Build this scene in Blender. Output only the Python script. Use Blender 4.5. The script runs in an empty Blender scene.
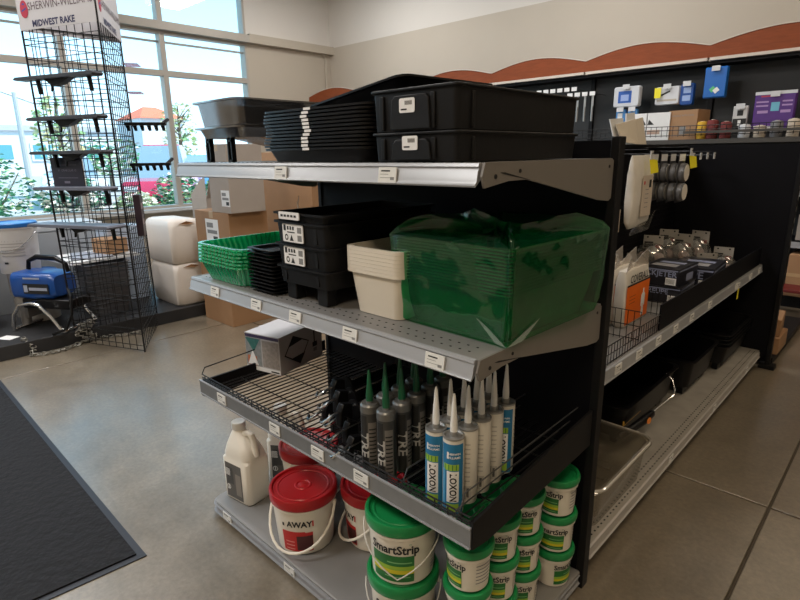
import bpy, bmesh, math, random
from mathutils import Vector, Matrix
random.seed(7)
C = bpy.context.scene
COL = C.collection
PI = math.pi
R_ = math.radians

# ------------------------------------------------------------------ camera, world, sun, lights, exposure
cam_d = bpy.data.cameras.new('camera'); cam_d.sensor_width = 36.0; cam_d.lens = 545.63/800*36; cam_d.clip_end = 300; cam_d.clip_start = .02
cam = bpy.data.objects.new('camera', cam_d); COL.objects.link(cam)
yw, pt, rl = R_(43.683), R_(-14.965), R_(-.831)
fw = Vector((-math.sin(yw)*math.cos(pt), math.cos(yw)*math.cos(pt), math.sin(pt)))
rt = fw.cross(Vector((0, 0, 1))).normalized(); up = rt.cross(fw)
rt2 = math.cos(rl)*rt + math.sin(rl)*up; up2 = -math.sin(rl)*rt + math.cos(rl)*up
cam.matrix_world = Matrix(((rt2.x, up2.x, -fw.x, .587), (rt2.y, up2.y, -fw.y, -1.365), (rt2.z, up2.z, -fw.z, 1.33), (0, 0, 0, 1)))
C.camera = cam
C.view_settings.view_transform = 'Standard'; C.view_settings.look = 'None'; C.view_settings.gamma = 1; C.view_settings.use_curve_mapping = False
C.view_settings.exposure = 0.34

W = bpy.data.worlds.new('sky_world'); C.world = W; W.use_nodes = True
wn = W.node_tree.nodes; wl = W.node_tree.links; wn.clear()
wo = wn.new('ShaderNodeOutputWorld'); wb = wn.new('ShaderNodeBackground'); wr = wn.new('ShaderNodeValToRGB')
wt = wn.new('ShaderNodeTexCoord'); ws = wn.new('ShaderNodeSeparateXYZ')
wl.new(wt.outputs['Generated'], ws.inputs[0]); wl.new(ws.outputs['Z'], wr.inputs[0]); wl.new(wr.outputs[0], wb.inputs[0]); wl.new(wb.outputs[0], wo.inputs[0])
wr.color_ramp.elements[0].position = 0.0; wr.color_ramp.elements[0].color = (.42, .58, .66, 1)
wr.color_ramp.elements[1].position = .35; wr.color_ramp.elements[1].color = (.16, .42, .62, 1)
wb.inputs[1].default_value = 2.8

sun_d = bpy.data.lights.new('sun', 'SUN'); sun_d.energy = 5.5; sun_d.angle = R_(1); sun_d.color = (1, .96, .9)
sun = bpy.data.objects.new('sun', sun_d); COL.objects.link(sun); sun.rotation_euler = (R_(-22), R_(28), 0)   # high, from behind the shop

def area(name, loc, sx, sy, energy, color, rot=(0, 0, 0)):
    d = bpy.data.lights.new(name, 'AREA'); d.shape = 'RECTANGLE'; d.size = sx; d.size_y = sy; d.energy = energy; d.color = color
    o = bpy.data.objects.new(name, d); COL.objects.link(o); o.location = loc; o.rotation_euler = rot; return o
WARM = (1, .80, .56); NEUT = (.99, .97, .96)
for i, (lx, ly, e) in enumerate([(-5.2, -2.6, 42), (-4.6, -.9, 46), (-5.2, 3.6, 34), (-2.2, -2.6, 66), (-2.2, .6, 50), (-2.2, 3.4, 34), (1.2, -3.2, 52), (1.4, .4, 17), (1.2, 3.6, 16)]):
    area('ceiling_lamp_light', (lx, ly, 3.93), 1.15, .55, e, WARM if lx > 0 else NEUT)
# light portals just inside the glass: they emit nothing, they only guide the sky light in
for (py, pz, pw, ph) in ((-.26, 1.86, 7.4, 2.3), (-.26, 3.5, 7.4, .9)):
    o = area('window_portal', (-7.15, py, pz), pw, ph, 1, (1, 1, 1), (R_(90), 0, R_(-90)))
    o.data.cycles.is_portal = True

# ------------------------------------------------------------------ materials
MATS = {}
def mat(name, col=(.5, .5, .5), rough=.5, metal=0, spec=.5, noise=0, nscale=8, bump=0, emit=None, estr=1, trans=0, alpha=1, coat=0, stretch=None):
    if name in MATS: return MATS[name]
    m = bpy.data.materials.new(name); m.use_nodes = True; n = m.node_tree.nodes; l = m.node_tree.links
    p = n['Principled BSDF']; p.inputs['Base Color'].default_value = (*col, 1); p.inputs['Roughness'].default_value = rough
    p.inputs['Metallic'].default_value = metal; p.inputs['Specular IOR Level'].default_value = spec
    p.inputs['Transmission Weight'].default_value = trans; p.inputs['Alpha'].default_value = alpha; p.inputs['Coat Weight'].default_value = coat
    tc = n.new('ShaderNodeTexCoord'); tx = n.new('ShaderNodeTexNoise'); tx.inputs['Scale'].default_value = nscale; tx.inputs['Detail'].default_value = 5
    src = tc.outputs['Object']
    if stretch:
        mp = n.new('ShaderNodeMapping'); mp.inputs['Scale'].default_value = stretch; l.new(src, mp.inputs[0]); src = mp.outputs[0]
    l.new(src, tx.inputs['Vector'])
    if noise:
        mx = n.new('ShaderNodeMix'); mx.data_type = 'RGBA'; mx.inputs[6].default_value = (*[max(0, c*(1-noise)) for c in col], 1)
        mx.inputs[7].default_value = (*[min(1, c*(1+noise)) for c in col], 1); l.new(tx.outputs['Fac'], mx.inputs[0]); l.new(mx.outputs[2], p.inputs['Base Color'])
    if bump:
        b = n.new('ShaderNodeBump'); b.inputs['Strength'].default_value = bump; b.inputs['Distance'].default_value = .01
        l.new(tx.outputs['Fac'], b.inputs['Height']); l.new(b.outputs[0], p.inputs['Normal'])
    if emit: p.inputs['Emission Color'].default_value = (*emit, 1); p.inputs['Emission Strength'].default_value = estr
    MATS[name] = m; return m
def film(name, tint, gloss=.12, rough=.1, diff=.1, dcol=None, bump=0, bscale=12, face=.45):
    """thin clear plastic: tinted see-through + sheen + a little milkiness"""
    if name in MATS: return MATS[name]
    m = bpy.data.materials.new(name); m.use_nodes = True; n = m.node_tree.nodes; l = m.node_tree.links; n.clear()
    o = n.new('ShaderNodeOutputMaterial'); t = n.new('ShaderNodeBsdfTransparent'); t.inputs[0].default_value = (*tint, 1)
    d = n.new('ShaderNodeBsdfDiffuse'); d.inputs[0].default_value = (*(dcol or tint), 1); g = n.new('ShaderNodeBsdfGlossy'); g.inputs['Roughness'].default_value = rough
    lw = n.new('ShaderNodeLayerWeight'); lw.inputs['Blend'].default_value = .35
    ma = n.new('ShaderNodeMath'); ma.operation = 'MULTIPLY_ADD'; ma.inputs[1].default_value = face; ma.inputs[2].default_value = gloss*.5
    l.new(lw.outputs['Facing'], ma.inputs[0])
    a = n.new('ShaderNodeMixShader'); a.inputs[0].default_value = diff; l.new(t.outputs[0], a.inputs[1]); l.new(d.outputs[0], a.inputs[2])
    b = n.new('ShaderNodeMixShader'); l.new(ma.outputs[0], b.inputs[0]); l.new(a.outputs[0], b.inputs[1]); l.new(g.outputs[0], b.inputs[2]); l.new(b.outputs[0], o.inputs[0])
    if bump:
        tc = n.new('ShaderNodeTexCoord'); tx = n.new('ShaderNodeTexNoise'); tx.inputs['Scale'].default_value = bscale; bp = n.new('ShaderNodeBump')
        bp.inputs['Strength'].default_value = bump; bp.inputs['Distance'].default_value = .02
        l.new(tc.outputs['Object'], tx.inputs['Vector']); l.new(tx.outputs['Fac'], bp.inputs['Height']); l.new(bp.outputs[0], g.inputs['Normal']); l.new(bp.outputs[0], d.inputs['Normal']); l.new(bp.outputs[0], lw.inputs['Normal'])
    MATS[name] = m; return m

M_black = mat('black_metal', (.008, .008, .009), .5, spec=.18)
M_panel = mat('black_panel', (.004, .004, .006), .6, spec=.12, noise=.2)
M_wire = mat('black_wire', (.008, .008, .009), .4, spec=.3)
M_shelf = mat('grey_shelf_metal', (.20, .195, .19), .4, spec=.5, noise=.08, nscale=20)
M_bracket = mat('grey_bracket_metal', (.17, .155, .14), .45, spec=.4, noise=.05)
M_rail = mat('grey_price_rail', (.30, .31, .33), .3, spec=.6, noise=.05)
M_raildark = mat('smoky_price_rail', (.17, .175, .18), .3, spec=.5, noise=.2, nscale=30)
M_hole = mat('dark_hole', (.01, .01, .01), .9)
M_plack = mat('black_plastic', (.006, .006, .007), .35, spec=.22)
M_plack2 = mat('satin_black_plastic', (.008, .008, .009), .5, spec=.22, bump=.05, nscale=60)
M_cream = mat('cream_plastic', (.72, .66, .56), .4)
M_white = mat('white_plastic', (.78, .74, .66), .35)
M_whitep = mat('white_paper', (.80, .80, .80), .7)
M_tagp = mat('price_tag_paper', (.72, .72, .70), .6, noise=.06, nscale=80)
M_ink = mat('black_ink', (.012, .012, .012), .6)
M_grayink = mat('grey_ink', (.22, .22, .22), .6)
M_red = mat('red_lid_plastic', (.36, .008, .012), .32)
M_redlab = mat('red_label', (.5, .02, .02), .5)
M_green = mat('green_lid_plastic', (.008, .22, .06), .35)
M_greenlab = mat('green_label', (.012, .15, .03), .45, noise=.3, nscale=25)
M_yel = mat('yellow_label', (.62, .55, .02), .5)
M_lime = mat('lime_label', (.30, .50, .05), .5)
M_pail = mat('off_white_pail', (.70, .66, .58), .38)
M_blue = mat('blue_label', (.012, .17, .36), .45)
M_chrome = mat('chrome', (.72, .72, .72), .2, metal=1)
M_alu = mat('aluminium_cap', (.35, .35, .34), .4, metal=.6)
M_clearnoz = mat('milky_nozzle', (.78, .78, .76), .35, spec=.4)
M_gnoz = mat('green_nozzle', (.005, .09, .035), .35)
M_yeltag = mat('yellow_tag', (.85, .75, .02), .5)
M_orange = mat('orange_print', (.85, .16, .01), .5)
M_card = mat('cardboard', (.34, .19, .095), .75, noise=.08, nscale=10)
M_cardw = mat('pale_cardboard', (.36, .31, .27), .75, noise=.06)
M_tape = mat('packing_tape', (.45, .30, .16), .3)
M_blueplast = mat('blue_plastic', (.01, .07, .30), .3)
M_bluelid = mat('blue_lid_plastic', (.02, .16, .50), .35)
M_purple = mat('purple_print', (.085, .025, .20), .5, noise=.15, nscale=30)
M_wood = mat('cherry_laminate', (.235, .055, .016), .55, spec=.25, noise=.25, nscale=9, stretch=(1, 1, 7))
M_woodedge = mat('pale_edge_band', (.62, .55, .48), .5)
M_greywhite = mat('grey_pouch', (.60, .62, .66), .4, noise=.1)
M_film = film('clear_plastic', (.90, .90, .88), .2, .12, .07, (.7, .68, .62))
M_filmb = film('clear_tray_plastic', (.80, .77, .70), .25, .12, .12, (.55, .5, .42))
M_smoke = film('smoky_tray_plastic', (.25, .26, .28), .35, .15, .25, (.10, .10, .11))
M_gfilm = film('green_film', (.20, .76, .42), .10, .08, .10, (.012, .24, .10), bump=.45, bscale=9, face=.24)
M_glass = film('window_glass', (.97, .99, 1), .02, .02, .0, (1, 1, 1))
M_gtray = mat('green_tray_plastic', (.008, .125, .055), .35, spec=.5, trans=.0)
M_gliner = film('green_liner_plastic', (.10, .85, .50), .2, .15, .5, (.01, .62, .30))
M_bag = mat('milky_bag', (.74, .70, .64), .35, noise=.1, nscale=15, bump=.4)
M_tissue = mat('white_bundle_wrap', (.72, .66, .60), .45, noise=.06, nscale=6, bump=.5)
M_maroon = mat('maroon_pile', (.16, .03, .03), .9)
M_gold = mat('gold_pile', (.6, .36, .04), .9)
M_pile = mat('cream_pile', (.55, .47, .38), .95, noise=.2, nscale=40)
M_grey = mat('mid_grey_plastic', (.16, .16, .17), .4)
M_alum = mat('window_frame_aluminium', (.46, .42, .37), .45, metal=.2)

# ------------------------------------------------------------------ geometry helpers
class B:
    def __init__(s): s.v = []; s.f = []; s.m = []
    def add(s, vs, fs, mi=0, M=None):
        o = len(s.v)
        for p in vs: s.v.append(tuple(M @ Vector(p)) if M else tuple(p))
        for f in fs: s.f.append([i+o for i in f]); s.m.append(mi)
        return s
    def box(s, x0, x1, y0, y1, z0, z1, mi=0, M=None):
        return s.add([(x0, y0, z0), (x1, y0, z0), (x1, y1, z0), (x0, y1, z0), (x0, y0, z1), (x1, y0, z1), (x1, y1, z1), (x0, y1, z1)],
                     [(0, 3, 2, 1), (4, 5, 6, 7), (0, 1, 5, 4), (1, 2, 6, 5), (2, 3, 7, 6), (3, 0, 4, 7)], mi, M)
    def loft(s, rings, mi=0, c0=True, c1=True, M=None):
        n = len(rings[0]); vs = [p for r in rings for p in r]; fs = []
        for k in range(len(rings)-1):
            for i in range(n):
                j = (i+1) % n; fs.append((k*n+i, k*n+j, (k+1)*n+j, (k+1)*n+i))
        if c0: fs.append(tuple(range(n-1, -1, -1)))
        if c1: fs.append(tuple(range((len(rings)-1)*n, len(rings)*n)))
        return s.add(vs, fs, mi, M)
    def lathe(s, prof, n=32, mi=0, M=None, c0=True, c1=True, a0=0, a1=2*PI):
        if a1-a0 > 6.28:
            return s.loft([[(r*math.cos(2*PI*i/n), r*math.sin(2*PI*i/n), z) for i in range(n)] for r, z in prof], mi, c0, c1, M)
        vs = []; fs = []
        for r, z in prof:
            for i in range(n+1):
                a = a0+(a1-a0)*i/n; vs.append((r*math.cos(a), r*math.sin(a), z))
        for k in range(len(prof)-1):
            for i in range(n): b = k*(n+1)+i; fs.append((b, b+1, b+n+2, b+n+1))
        return s.add(vs, fs, mi, M)
    def tube(s, path, r=.002, n=6, mi=0, M=None, closed=False):
        P = [Vector(p) for p in path]; rings = []; prev = None
        for i, p in enumerate(P):
            if closed: t = (P[(i+1) % len(P)]-P[i-1])
            else: t = (P[min(i+1, len(P)-1)]-P[max(i-1, 0)])
            t.normalize()
            if prev is None:
                a = Vector((0, 0, 1)) if abs(t.z) < .9 else Vector((1, 0, 0)); u = t.cross(a).normalized()
            else: u = (prev - t*prev.dot(t)).normalized()
            prev = u; w = t.cross(u)
            rr_ = r[i] if isinstance(r, (list, tuple)) else r
            rings.append([tuple(p+u*rr_*math.cos(2*PI*k/n)+w*rr_*math.sin(2*PI*k/n)) for k in range(n)])
        if closed: rings.append(rings[0]); return s.loft(rings, mi, False, False, M)
        return s.loft(rings, mi, True, True, M)
    def prism(s, pts, axis, a, b, mi=0, M=None):
        """extrude a 2D outline along an axis; outline coords are the other two axes in order"""
        def mk(p, t): return (t, p[0], p[1]) if axis == 'X' else (p[0], t, p[1]) if axis == 'Y' else (p[0], p[1], t)
        return s.loft([[mk(p, a) for p in pts], [mk(p, b) for p in pts]], mi, True, True, M)
    def build(s, name, mats, parent=None, smooth=35, bevel=0, loc=None, solid=0):
        me = bpy.data.meshes.new(name); me.from_pydata(s.v, [], s.f)
        if not isinstance(mats, (list, tuple)): mats = [mats]
        for m in mats: me.materials.append(m)
        for p, mi in zip(me.polygons, s.m): p.material_index = mi
        bm = bmesh.new(); bm.from_mesh(me); bmesh.ops.recalc_face_normals(bm, faces=bm.faces); bm.to_mesh(me); bm.free()
        if smooth:
            me.polygons.foreach_set('use_smooth', [True]*len(me.polygons)); me.set_sharp_from_angle(angle=R_(smooth))
        o = bpy.data.objects.new(name, me); COL.objects.link(o)
        if parent: o.parent = parent
        if loc: o.location = loc
        if bevel:
            b = o.modifiers.new('bevel', 'BEVEL'); b.width = bevel; b.segments = 2; b.limit_method = 'ANGLE'
        if solid:
            b = o.modifiers.new('solid', 'SOLIDIFY'); b.thickness = solid
        return o
def rr(w, d, r, z, n=4, cx=0, cy=0):
    pts = []; r = min(r, w/2-1e-4, d/2-1e-4)
    for (sx, sy, a) in ((1, 1, 0), (-1, 1, 90), (-1, -1, 180), (1, -1, 270)):
        for k in range(n+1):
            t = R_(a+90*k/n); pts.append((cx+sx*(w/2-r)+r*math.cos(t), cy+sy*(d/2-r)+r*math.sin(t), z))
    return pts
def rib(w, d, r, z, amp, period=.022, n=6):
    """rounded rectangle with a corrugated outline"""
    base = rr(w, d, r, z, n); out = []
    acc = 0; N = len(base)
    for i in range(N):
        a = Vector(base[i]); b = Vector(base[(i+1) % N]); L = (b-a).length; k = max(1, int(L/(period/6)))
        nrm = Vector(((b-a).y, -(b-a).x, 0)).normalized()
        for j in range(k):
            t = j/k; q = a.lerp(b, t); s_ = math.sin((acc+L*t)*2*PI/period); out.append(tuple(q+nrm*amp*max(-.6, min(.6, s_*1.3))))
        acc += L
    return out
def T(x=0, y=0, z=0, rz=0, rx=0, ry=0):
    return Matrix.Translation((x, y, z)) @ Matrix.Rotation(rz, 4, 'Z') @ Matrix.Rotation(ry, 4, 'Y') @ Matrix.Rotation(rx, 4, 'X')
def tag(o, label=None, cat=None, group=None, kind=None):
    if label: o['label'] = label
    if cat: o['category'] = cat
    if group: o['group'] = group
    if kind: o['kind'] = kind
    return o
def thing(name, label, cat, loc=(0, 0, 0), rz=0, group=None):
    o = bpy.data.objects.new(name, None); COL.objects.link(o); o.empty_display_size = .05
    o.location = loc; o.rotation_euler = (0, 0, rz); return tag(o, label, cat, group)
def dup(root, loc, rz=None, label=None, group=None):
    r = root.copy(); COL.objects.link(r); r.location = loc
    if rz is not None: r.rotation_euler = (0, 0, rz)
    if label: r['label'] = label
    if group: r['group'] = group
    for ch in list(root.children):
        c = ch.copy(); COL.objects.link(c); c.parent = r
        for g in list(ch.children):
            d = g.copy(); COL.objects.link(d); d.parent = c
    return r
ORD = ['', 'topmost', 'second', 'third', 'fourth', 'fifth', 'sixth', 'seventh', 'eighth', 'ninth', 'tenth', 'eleventh', 'twelfth', 'thirteenth', 'fourteenth', 'fifteenth']
def stack_label(base, k, n):
    """k counts from the top, 0 = topmost"""
    if n == 1: return base
    if k == 0: return base + ', topmost of its stack'
    if k == n-1: return base + ', lowest of its stack'
    return base + ', ' + ORD[k+1] + ' from the top'

_tc = {}
def text_geo(s, size=1, bold=0, align='CENTER', spacing=1):
    key = (s, bold, align, spacing)
    if key not in _tc:
        cu = bpy.data.curves.new('t', 'FONT'); cu.body = s; cu.align_x = align; cu.align_y = 'CENTER'; cu.offset = bold; cu.space_character = spacing; cu.resolution_u = 2
        ob = bpy.data.objects.new('t', cu); COL.objects.link(ob); dg = bpy.context.evaluated_depsgraph_get(); dg.update()
        me = bpy.data.meshes.new_from_object(ob.evaluated_get(dg)); bpy.data.objects.remove(ob); bpy.data.curves.remove(cu)
        bm = bmesh.new(); bm.from_mesh(me); bmesh.ops.triangulate(bm, faces=bm.faces)
        x0 = min((v.co.x for v in bm.verts), default=0); x1 = max((v.co.x for v in bm.verts), default=0); x = x0+.15
        while x < x1:
            bmesh.ops.bisect_plane(bm, geom=bm.verts[:]+bm.edges[:]+bm.faces[:], plane_co=(x, 0, 0), plane_no=(1, 0, 0)); x += .15
        bm.verts.ensure_lookup_table(); bm.verts.index_update()
        _tc[key] = ([tuple(v.co) for v in bm.verts], [[v.index for v in f.verts] for f in bm.faces]); bm.free(); bpy.data.meshes.remove(me)
    v, f = _tc[key]
    return [(a*size, b*size, 0) for a, b, c in v], f
def flat(v, M): return [tuple(M @ Vector(p)) for p in v]
def text_on(b, s, size, M, mi=0, bold=0, sx=1, align='CENTER'):
    v, f = text_geo(s, size, bold, align); b.add([(p[0]*sx, p[1], 0) for p in v], f, mi, M)
def text_cyl(b, s, size, r, ang, z, mi=0, bold=0, sx=1, rot90=False, taper=0, z0=0):
    """letters wrapped on a cylinder whose axis is Z, centred at angle ang"""
    v, f = text_geo(s, size, bold); out = []
    for p in v:
        x, y = p[0]*sx, p[1]
        if rot90: x, y = y, -x
        rr_ = r + taper*(z+y-z0)
        out.append((rr_*math.cos(ang+x/r), rr_*math.sin(ang+x/r), z+y))
    b.add(out, f, mi)
def patch(b, r, a0, a1, z0, z1, mi=0, n=12, taper=0, zr=0):
    """curved label lying on a cylinder (or cone)"""
    b.lathe([(r+taper*(z0-zr), z0), (r+taper*(z1-zr), z1)], n, mi, a0=a0, a1=a1)
# frame for lettering on a wall: M_Yneg = readable when looking towards +Y; M_Xpos = readable looking towards -X
def face_yneg(x, y, z, rz=0): return T(x, y, z, rz) @ Matrix.Rotation(PI/2, 4, 'X')
def face_xpos(x, y, z, rz=0): return T(x, y, z, PI/2+rz) @ Matrix.Rotation(PI/2, 4, 'X')

# ------------------------------------------------------------------ the setting
def floor_material():
    m = bpy.data.materials.new('polished_concrete'); m.use_nodes = True; n = m.node_tree.nodes; l = m.node_tree.links; p = n['Principled BSDF']
    tc = n.new('ShaderNodeTexCoord'); a = n.new('ShaderNodeTexNoise'); a.inputs['Scale'].default_value = 1.3; a.inputs['Detail'].default_value = 8; a.inputs['Distortion'].default_value = .6
    b = n.new('ShaderNodeTexNoise'); b.inputs['Scale'].default_value = 9; b.inputs['Detail'].default_value = 6
    l.new(tc.outputs['Object'], a.inputs['Vector']); l.new(tc.outputs['Object'], b.inputs['Vector'])
    r = n.new('ShaderNodeValToRGB'); r.color_ramp.elements[0].position = .3; r.color_ramp.elements[0].color = (.125, .100, .068, 1)
    r.color_ramp.elements[1].position = .72; r.color_ramp.elements[1].color = (.255, .213, .155, 1)
    ad = n.new('ShaderNodeMath'); ad.operation = 'MULTIPLY_ADD'; ad.inputs[1].default_value = .35; l.new(b.outputs['Fac'], ad.inputs[0])
    mu = n.new('ShaderNodeMath'); mu.operation = 'MULTIPLY'; mu.inputs[1].default_value = .65; l.new(a.outputs['Fac'], mu.inputs[0]); l.new(mu.outputs[0], ad.inputs[2]); l.new(ad.outputs[0], r.inputs[0])
    sp_ = n.new('ShaderNodeTexNoise'); sp_.inputs['Scale'].default_value = 55; sp_.inputs['Detail'].default_value = 4; sp_.inputs['Roughness'].default_value = .7; l.new(tc.outputs['Object'], sp_.inputs['Vector'])
    sr = n.new('ShaderNodeMapRange'); sr.inputs['From Min'].default_value = .3; sr.inputs['From Max'].default_value = .7; sr.inputs['To Min'].default_value = .80; sr.inputs['To Max'].default_value = 1.18; l.new(sp_.outputs['Fac'], sr.inputs['Value'])
    mm = n.new('ShaderNodeMix'); mm.data_type = 'RGBA'; mm.blend_type = 'MULTIPLY'; mm.inputs[0].default_value = 1; l.new(r.outputs[0], mm.inputs[6]); l.new(sr.outputs[0], mm.inputs[7]); l.new(mm.outputs[2], p.inputs['Base Color'])
    rr_ = n.new('ShaderNodeMapRange'); rr_.inputs['To Min'].default_value = .26; rr_.inputs['To Max'].default_value = .5; l.new(b.outputs['Fac'], rr_.inputs['Value']); l.new(rr_.outputs[0], p.inputs['Roughness'])
    p.inputs['Specular IOR Level'].default_value = .7
    p.inputs['Coat Weight'].default_value = 1; p.inputs['Coat Roughness'].default_value = .24; p.inputs['Coat IOR'].default_value = 1.75
    bp = n.new('ShaderNodeBump'); bp.inputs['Strength'].default_value = .06; bp.inputs['Distance'].default_value = .01; l.new(b.outputs['Fac'], bp.inputs['Height']); l.new(bp.outputs[0], p.inputs['Normal'])
    return m
M_floor = floor_material()
XW, YW, XR, YS, ZC = -7.2, 5.15, 4.2, -5.5, 4.0
# floor slabs with real saw-cut joints between them
jx = [XW-.02, -3.43, .352, XR]; jy = [YS, -3.2, .915, YW]; J = .005
b = B()
for i in range(3):
    for j in range(3): b.box(jx[i]+(J if i else 0), jx[i+1]-(J if i < 2 else 0), jy[j]+(J if j else 0), jy[j+1]-(J if j < 2 else 0), -.05, 0)
tag(b.build('floor', M_floor, bevel=.002), kind='structure')
tag(B().box(XW, XR, YS, YW, -.09, -.008).build('trim_1', mat('joint_filler', (.06, .048, .033), .9)), kind='structure')
M_wall = mat('beige_wall_paint', (.50, .44, .36), .8, noise=.03, nscale=3)
M_wallhi = mat('light_wall_paint', (.74, .70, .65), .8, noise=.02, nscale=3)
ZB0, ZB1 = 2.97, 3.07
wl_ = B()
wl_.box(XW-.2, XW, YS, YW, 0, .64)                      # below the sill
wl_.box(XW-.2, XW, 3.53, YW, .64, ZB0, 0)
wl_.box(XW-.2, XW, 3.53, YW, ZB1, ZC, 1)
wl_.box(XW-.2, XW, YS, -4.0, .64, ZC)
tag(wl_.build('wall_left', [M_wall, M_wallhi], smooth=0), kind='structure')
tag(B().box(XW-.06, XW+.10, 3.53, YW, ZB0, ZB1+.02).build('trim_2', M_wall, smooth=0), kind='structure')
tag(B().box(XW-.2, XR, YW, YW+.2, 0, 3.08).box(XW-.2, XR, YW, YW+.2, 3.08, ZC, 1).build('wall_back', [mat('tan_wall_paint', (.56, .50, .42), .8, noise=.03, nscale=3), M_wallhi], smooth=0), kind='structure')
tag(B().tube([(XW+.03, 5.02, 2.9), (XW+.03, 5.02, .1)], .018).tube([(XW+.03, 5.02, 2.9), (XW+.05, 4.95, 2.97)], .012).build('trim_3', M_wall), kind='structure')
tag(B().box(XR, XR+.2, YS, YW, 0, ZC).build('wall_right', M_wall, smooth=0), kind='structure')
tag(B().box(XW-.2, XR, YS-.2, YS, 0, ZC).build('wall_front', M_wall, smooth=0), kind='structure')
tag(B().box(XW-.2, XR, YS, YW, ZC, ZC+.1).build('ceiling', mat('ceiling_white', (.7, .68, .64), .9, noise=.03), smooth=0), kind='structure')
# the storefront windows: one object per glazed bay
ys = [3.53, 2.24, 1.0, -.24, -1.48, -2.72, -4.0]
for k in range(6):
    y1, y0 = ys[k], ys[k+1]
    root = bpy.data.objects.new('window_%d' % (k+1), None); COL.objects.link(root); root.location = (XW, y0, .64); root['kind'] = 'structure'
    w = y1-y0; f = B(); t = .035
    for (za, zb) in ((0, 1.80), (1.80, 2.33), (2.42, 3.36)):
        f.box(-.12, .0, 0, t, za, zb); f.box(-.12, .0, w-t, w, za, zb); f.box(-.12, .0, t, w-t, zb-t, zb); f.box(-.12, .0, t, w-t, za, za+t)
    f.box(-.10, -.07, t, w-t, 2.19, 2.215)
    f.box(-.14, .10, 0, w, 2.33, 2.43)
    f.box(-.14, .16, 0, w, -.04, 0, 1)
    f.build('frame', [M_alum, mat('window_sill', (.55, .56, .56), .4)], root, smooth=0)
    for (za, zb) in ((t, 1.80-t), (1.80+t, 2.33-t), (2.42+t, 3.36-t)):
        B().box(-.066, -.060, t, w-t, za, zb).build('pane', M_glass, root, smooth=0)
# ceiling lamps (out of view, they light the room)
for (lx, ly) in [(-5.2, -2.6), (-4.6, -.9), (-5.2, 3.6), (-2.2, -2.6), (-2.2, .6), (-2.2, 3.4), (1.2, -3.2), (1.4, .4), (1.2, 3.6)]:
    o = B().box(lx-.62, lx+.62, ly-.32, ly+.32, 3.95, 4.0).build('ceiling_lamp', mat('lamp_housing', (.8, .8, .78), .5, emit=(1, .9, .75), estr=1.5), smooth=0)
    tag(o, 'white rectangular ceiling lamp above the shop floor', 'lamp', 'ceiling lamps')

# ------------------------------------------------------------------ outside the windows
tag(B().box(-90, XW-.2, -70, 70, -.25, -.12).build('pavement', mat('pale_asphalt', (.36, .34, .33), .9, noise=.15, nscale=2), smooth=0), kind='structure')
tag(B().box(-12.6, -9.0, -14, 16, -.12, .06).build('planting_bed', mat('dry_mulch', (.5, .42, .34), .95, noise=.3, nscale=12), smooth=0), kind='structure')
def leaves(name, n, c, rad, size, mats, parent=None, seed=1):
    rnd = random.Random(seed); b = B()
    for i in range(n):
        while 1:
            p = Vector((rnd.uniform(-1, 1), rnd.uniform(-1, 1), rnd.uniform(-1, 1)))
            if .35 < p.length < 1: break
        p = Vector((p.x*rad[0], p.y*rad[1], p.z*rad[2]))+Vector(c); s = size*rnd.uniform(.6, 1.3)
        M = Matrix.Translation(p) @ Matrix.Rotation(rnd.uniform(0, 6.28), 4, 'Z') @ Matrix.Rotation(rnd.uniform(-1.2, 1.2), 4, 'X')
        b.add([(-s*.5, 0, 0), (0, -s*.28, .1*s), (s*.5, 0, 0), (0, s*.28, .1*s)], [(0, 1, 2, 3)], rnd.randrange(len(mats)), M)
    return b.build(name, mats, parent, smooth=0)
Lf = [mat('leaf_green', (.05, .26, .12), .6), mat('leaf_pale', (.30, .48, .22), .6), mat('leaf_dark', (.015, .12, .07), .6), mat('leaf_white', (.8, .74, .66), .6), mat('leaf_green_b', (.04, .22, .10), .6)]
def shrub(y, x, h, w, label, mats, seed, size=.12):
    t = thing('shrub', label, 'shrub', (x, y, .06), group='shrubs outside the window')
    leaves('foliage', 900, (0, 0, h*.55), (w*.5, w*.5, h*.46), size, mats, t, seed)
    s = B()
    for k in range(7):
        a = k*.9; s.tube([(0, 0, 0), (.1*math.cos(a)*w, .1*math.sin(a)*w, h*.3), (.38*math.cos(a)*w, .38*math.sin(a)*w, h*.75)], [.02, .014, .006], 5)
    s.build('stems', mat('bark', (.14, .10, .07), .9), t); return t
shrub(.45, -10.2, 1.42, 1.5, 'tallest leafy shrub outside, at the left edge of the window view', Lf, 3)
shrub(1.77, -10.4, 1.0, 1.05, 'leafy shrub outside behind the wire rack, left of the white car', [Lf[0], Lf[2], Lf[3], Lf[3]], 4)
shrub(2.72, -10.1, .65, .8, 'low pale shrub outside below the white car', [Lf[3], Lf[1], Lf[3]], 5)
shrub(3.68, -10.3, .98, 1.05, 'green shrub outside below the red car', [Lf[0], Lf[1], Lf[2], Lf[3]], 6)
shrub(4.68, -10.2, 1.12, .85, 'green shrub outside behind the open carton', [Lf[0], Lf[1], Lf[2]], 8)
def tree(x, y, h, label, mats, seed, n=700, rad=(1.2, 1.4, 1.5)):
    t = thing('tree', label, 'tree', (x, y, -.12), group='trees outside')
    leaves('foliage', n, (0, 0, h*.62), (rad[0], rad[1], h*.36), .28, mats, t, seed)
    B().tube([(0, 0, 0), (.05, 0, h*.5), (0, .05, h*.9)], [.12, .08, .03], 8).build('trunk', mat('bark', (.14, .10, .07), .9), t)
    s = B(); rnd = random.Random(seed)
    for k in range(14):
        a = rnd.uniform(0, 6.28); z = h*rnd.uniform(.3, .8); s.tube([(0, 0, z), (rad[0]*.8*math.cos(a), rad[1]*.8*math.sin(a), z+h*.15)], [.03, .008], 5)
    s.build('branches', mat('bark', (.14, .10, .07), .9), t)
dry = [mat('leaf_dry', (.55, .50, .25), .7), mat('leaf_dry_b', (.72, .66, .42), .7), Lf[1]]
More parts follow.
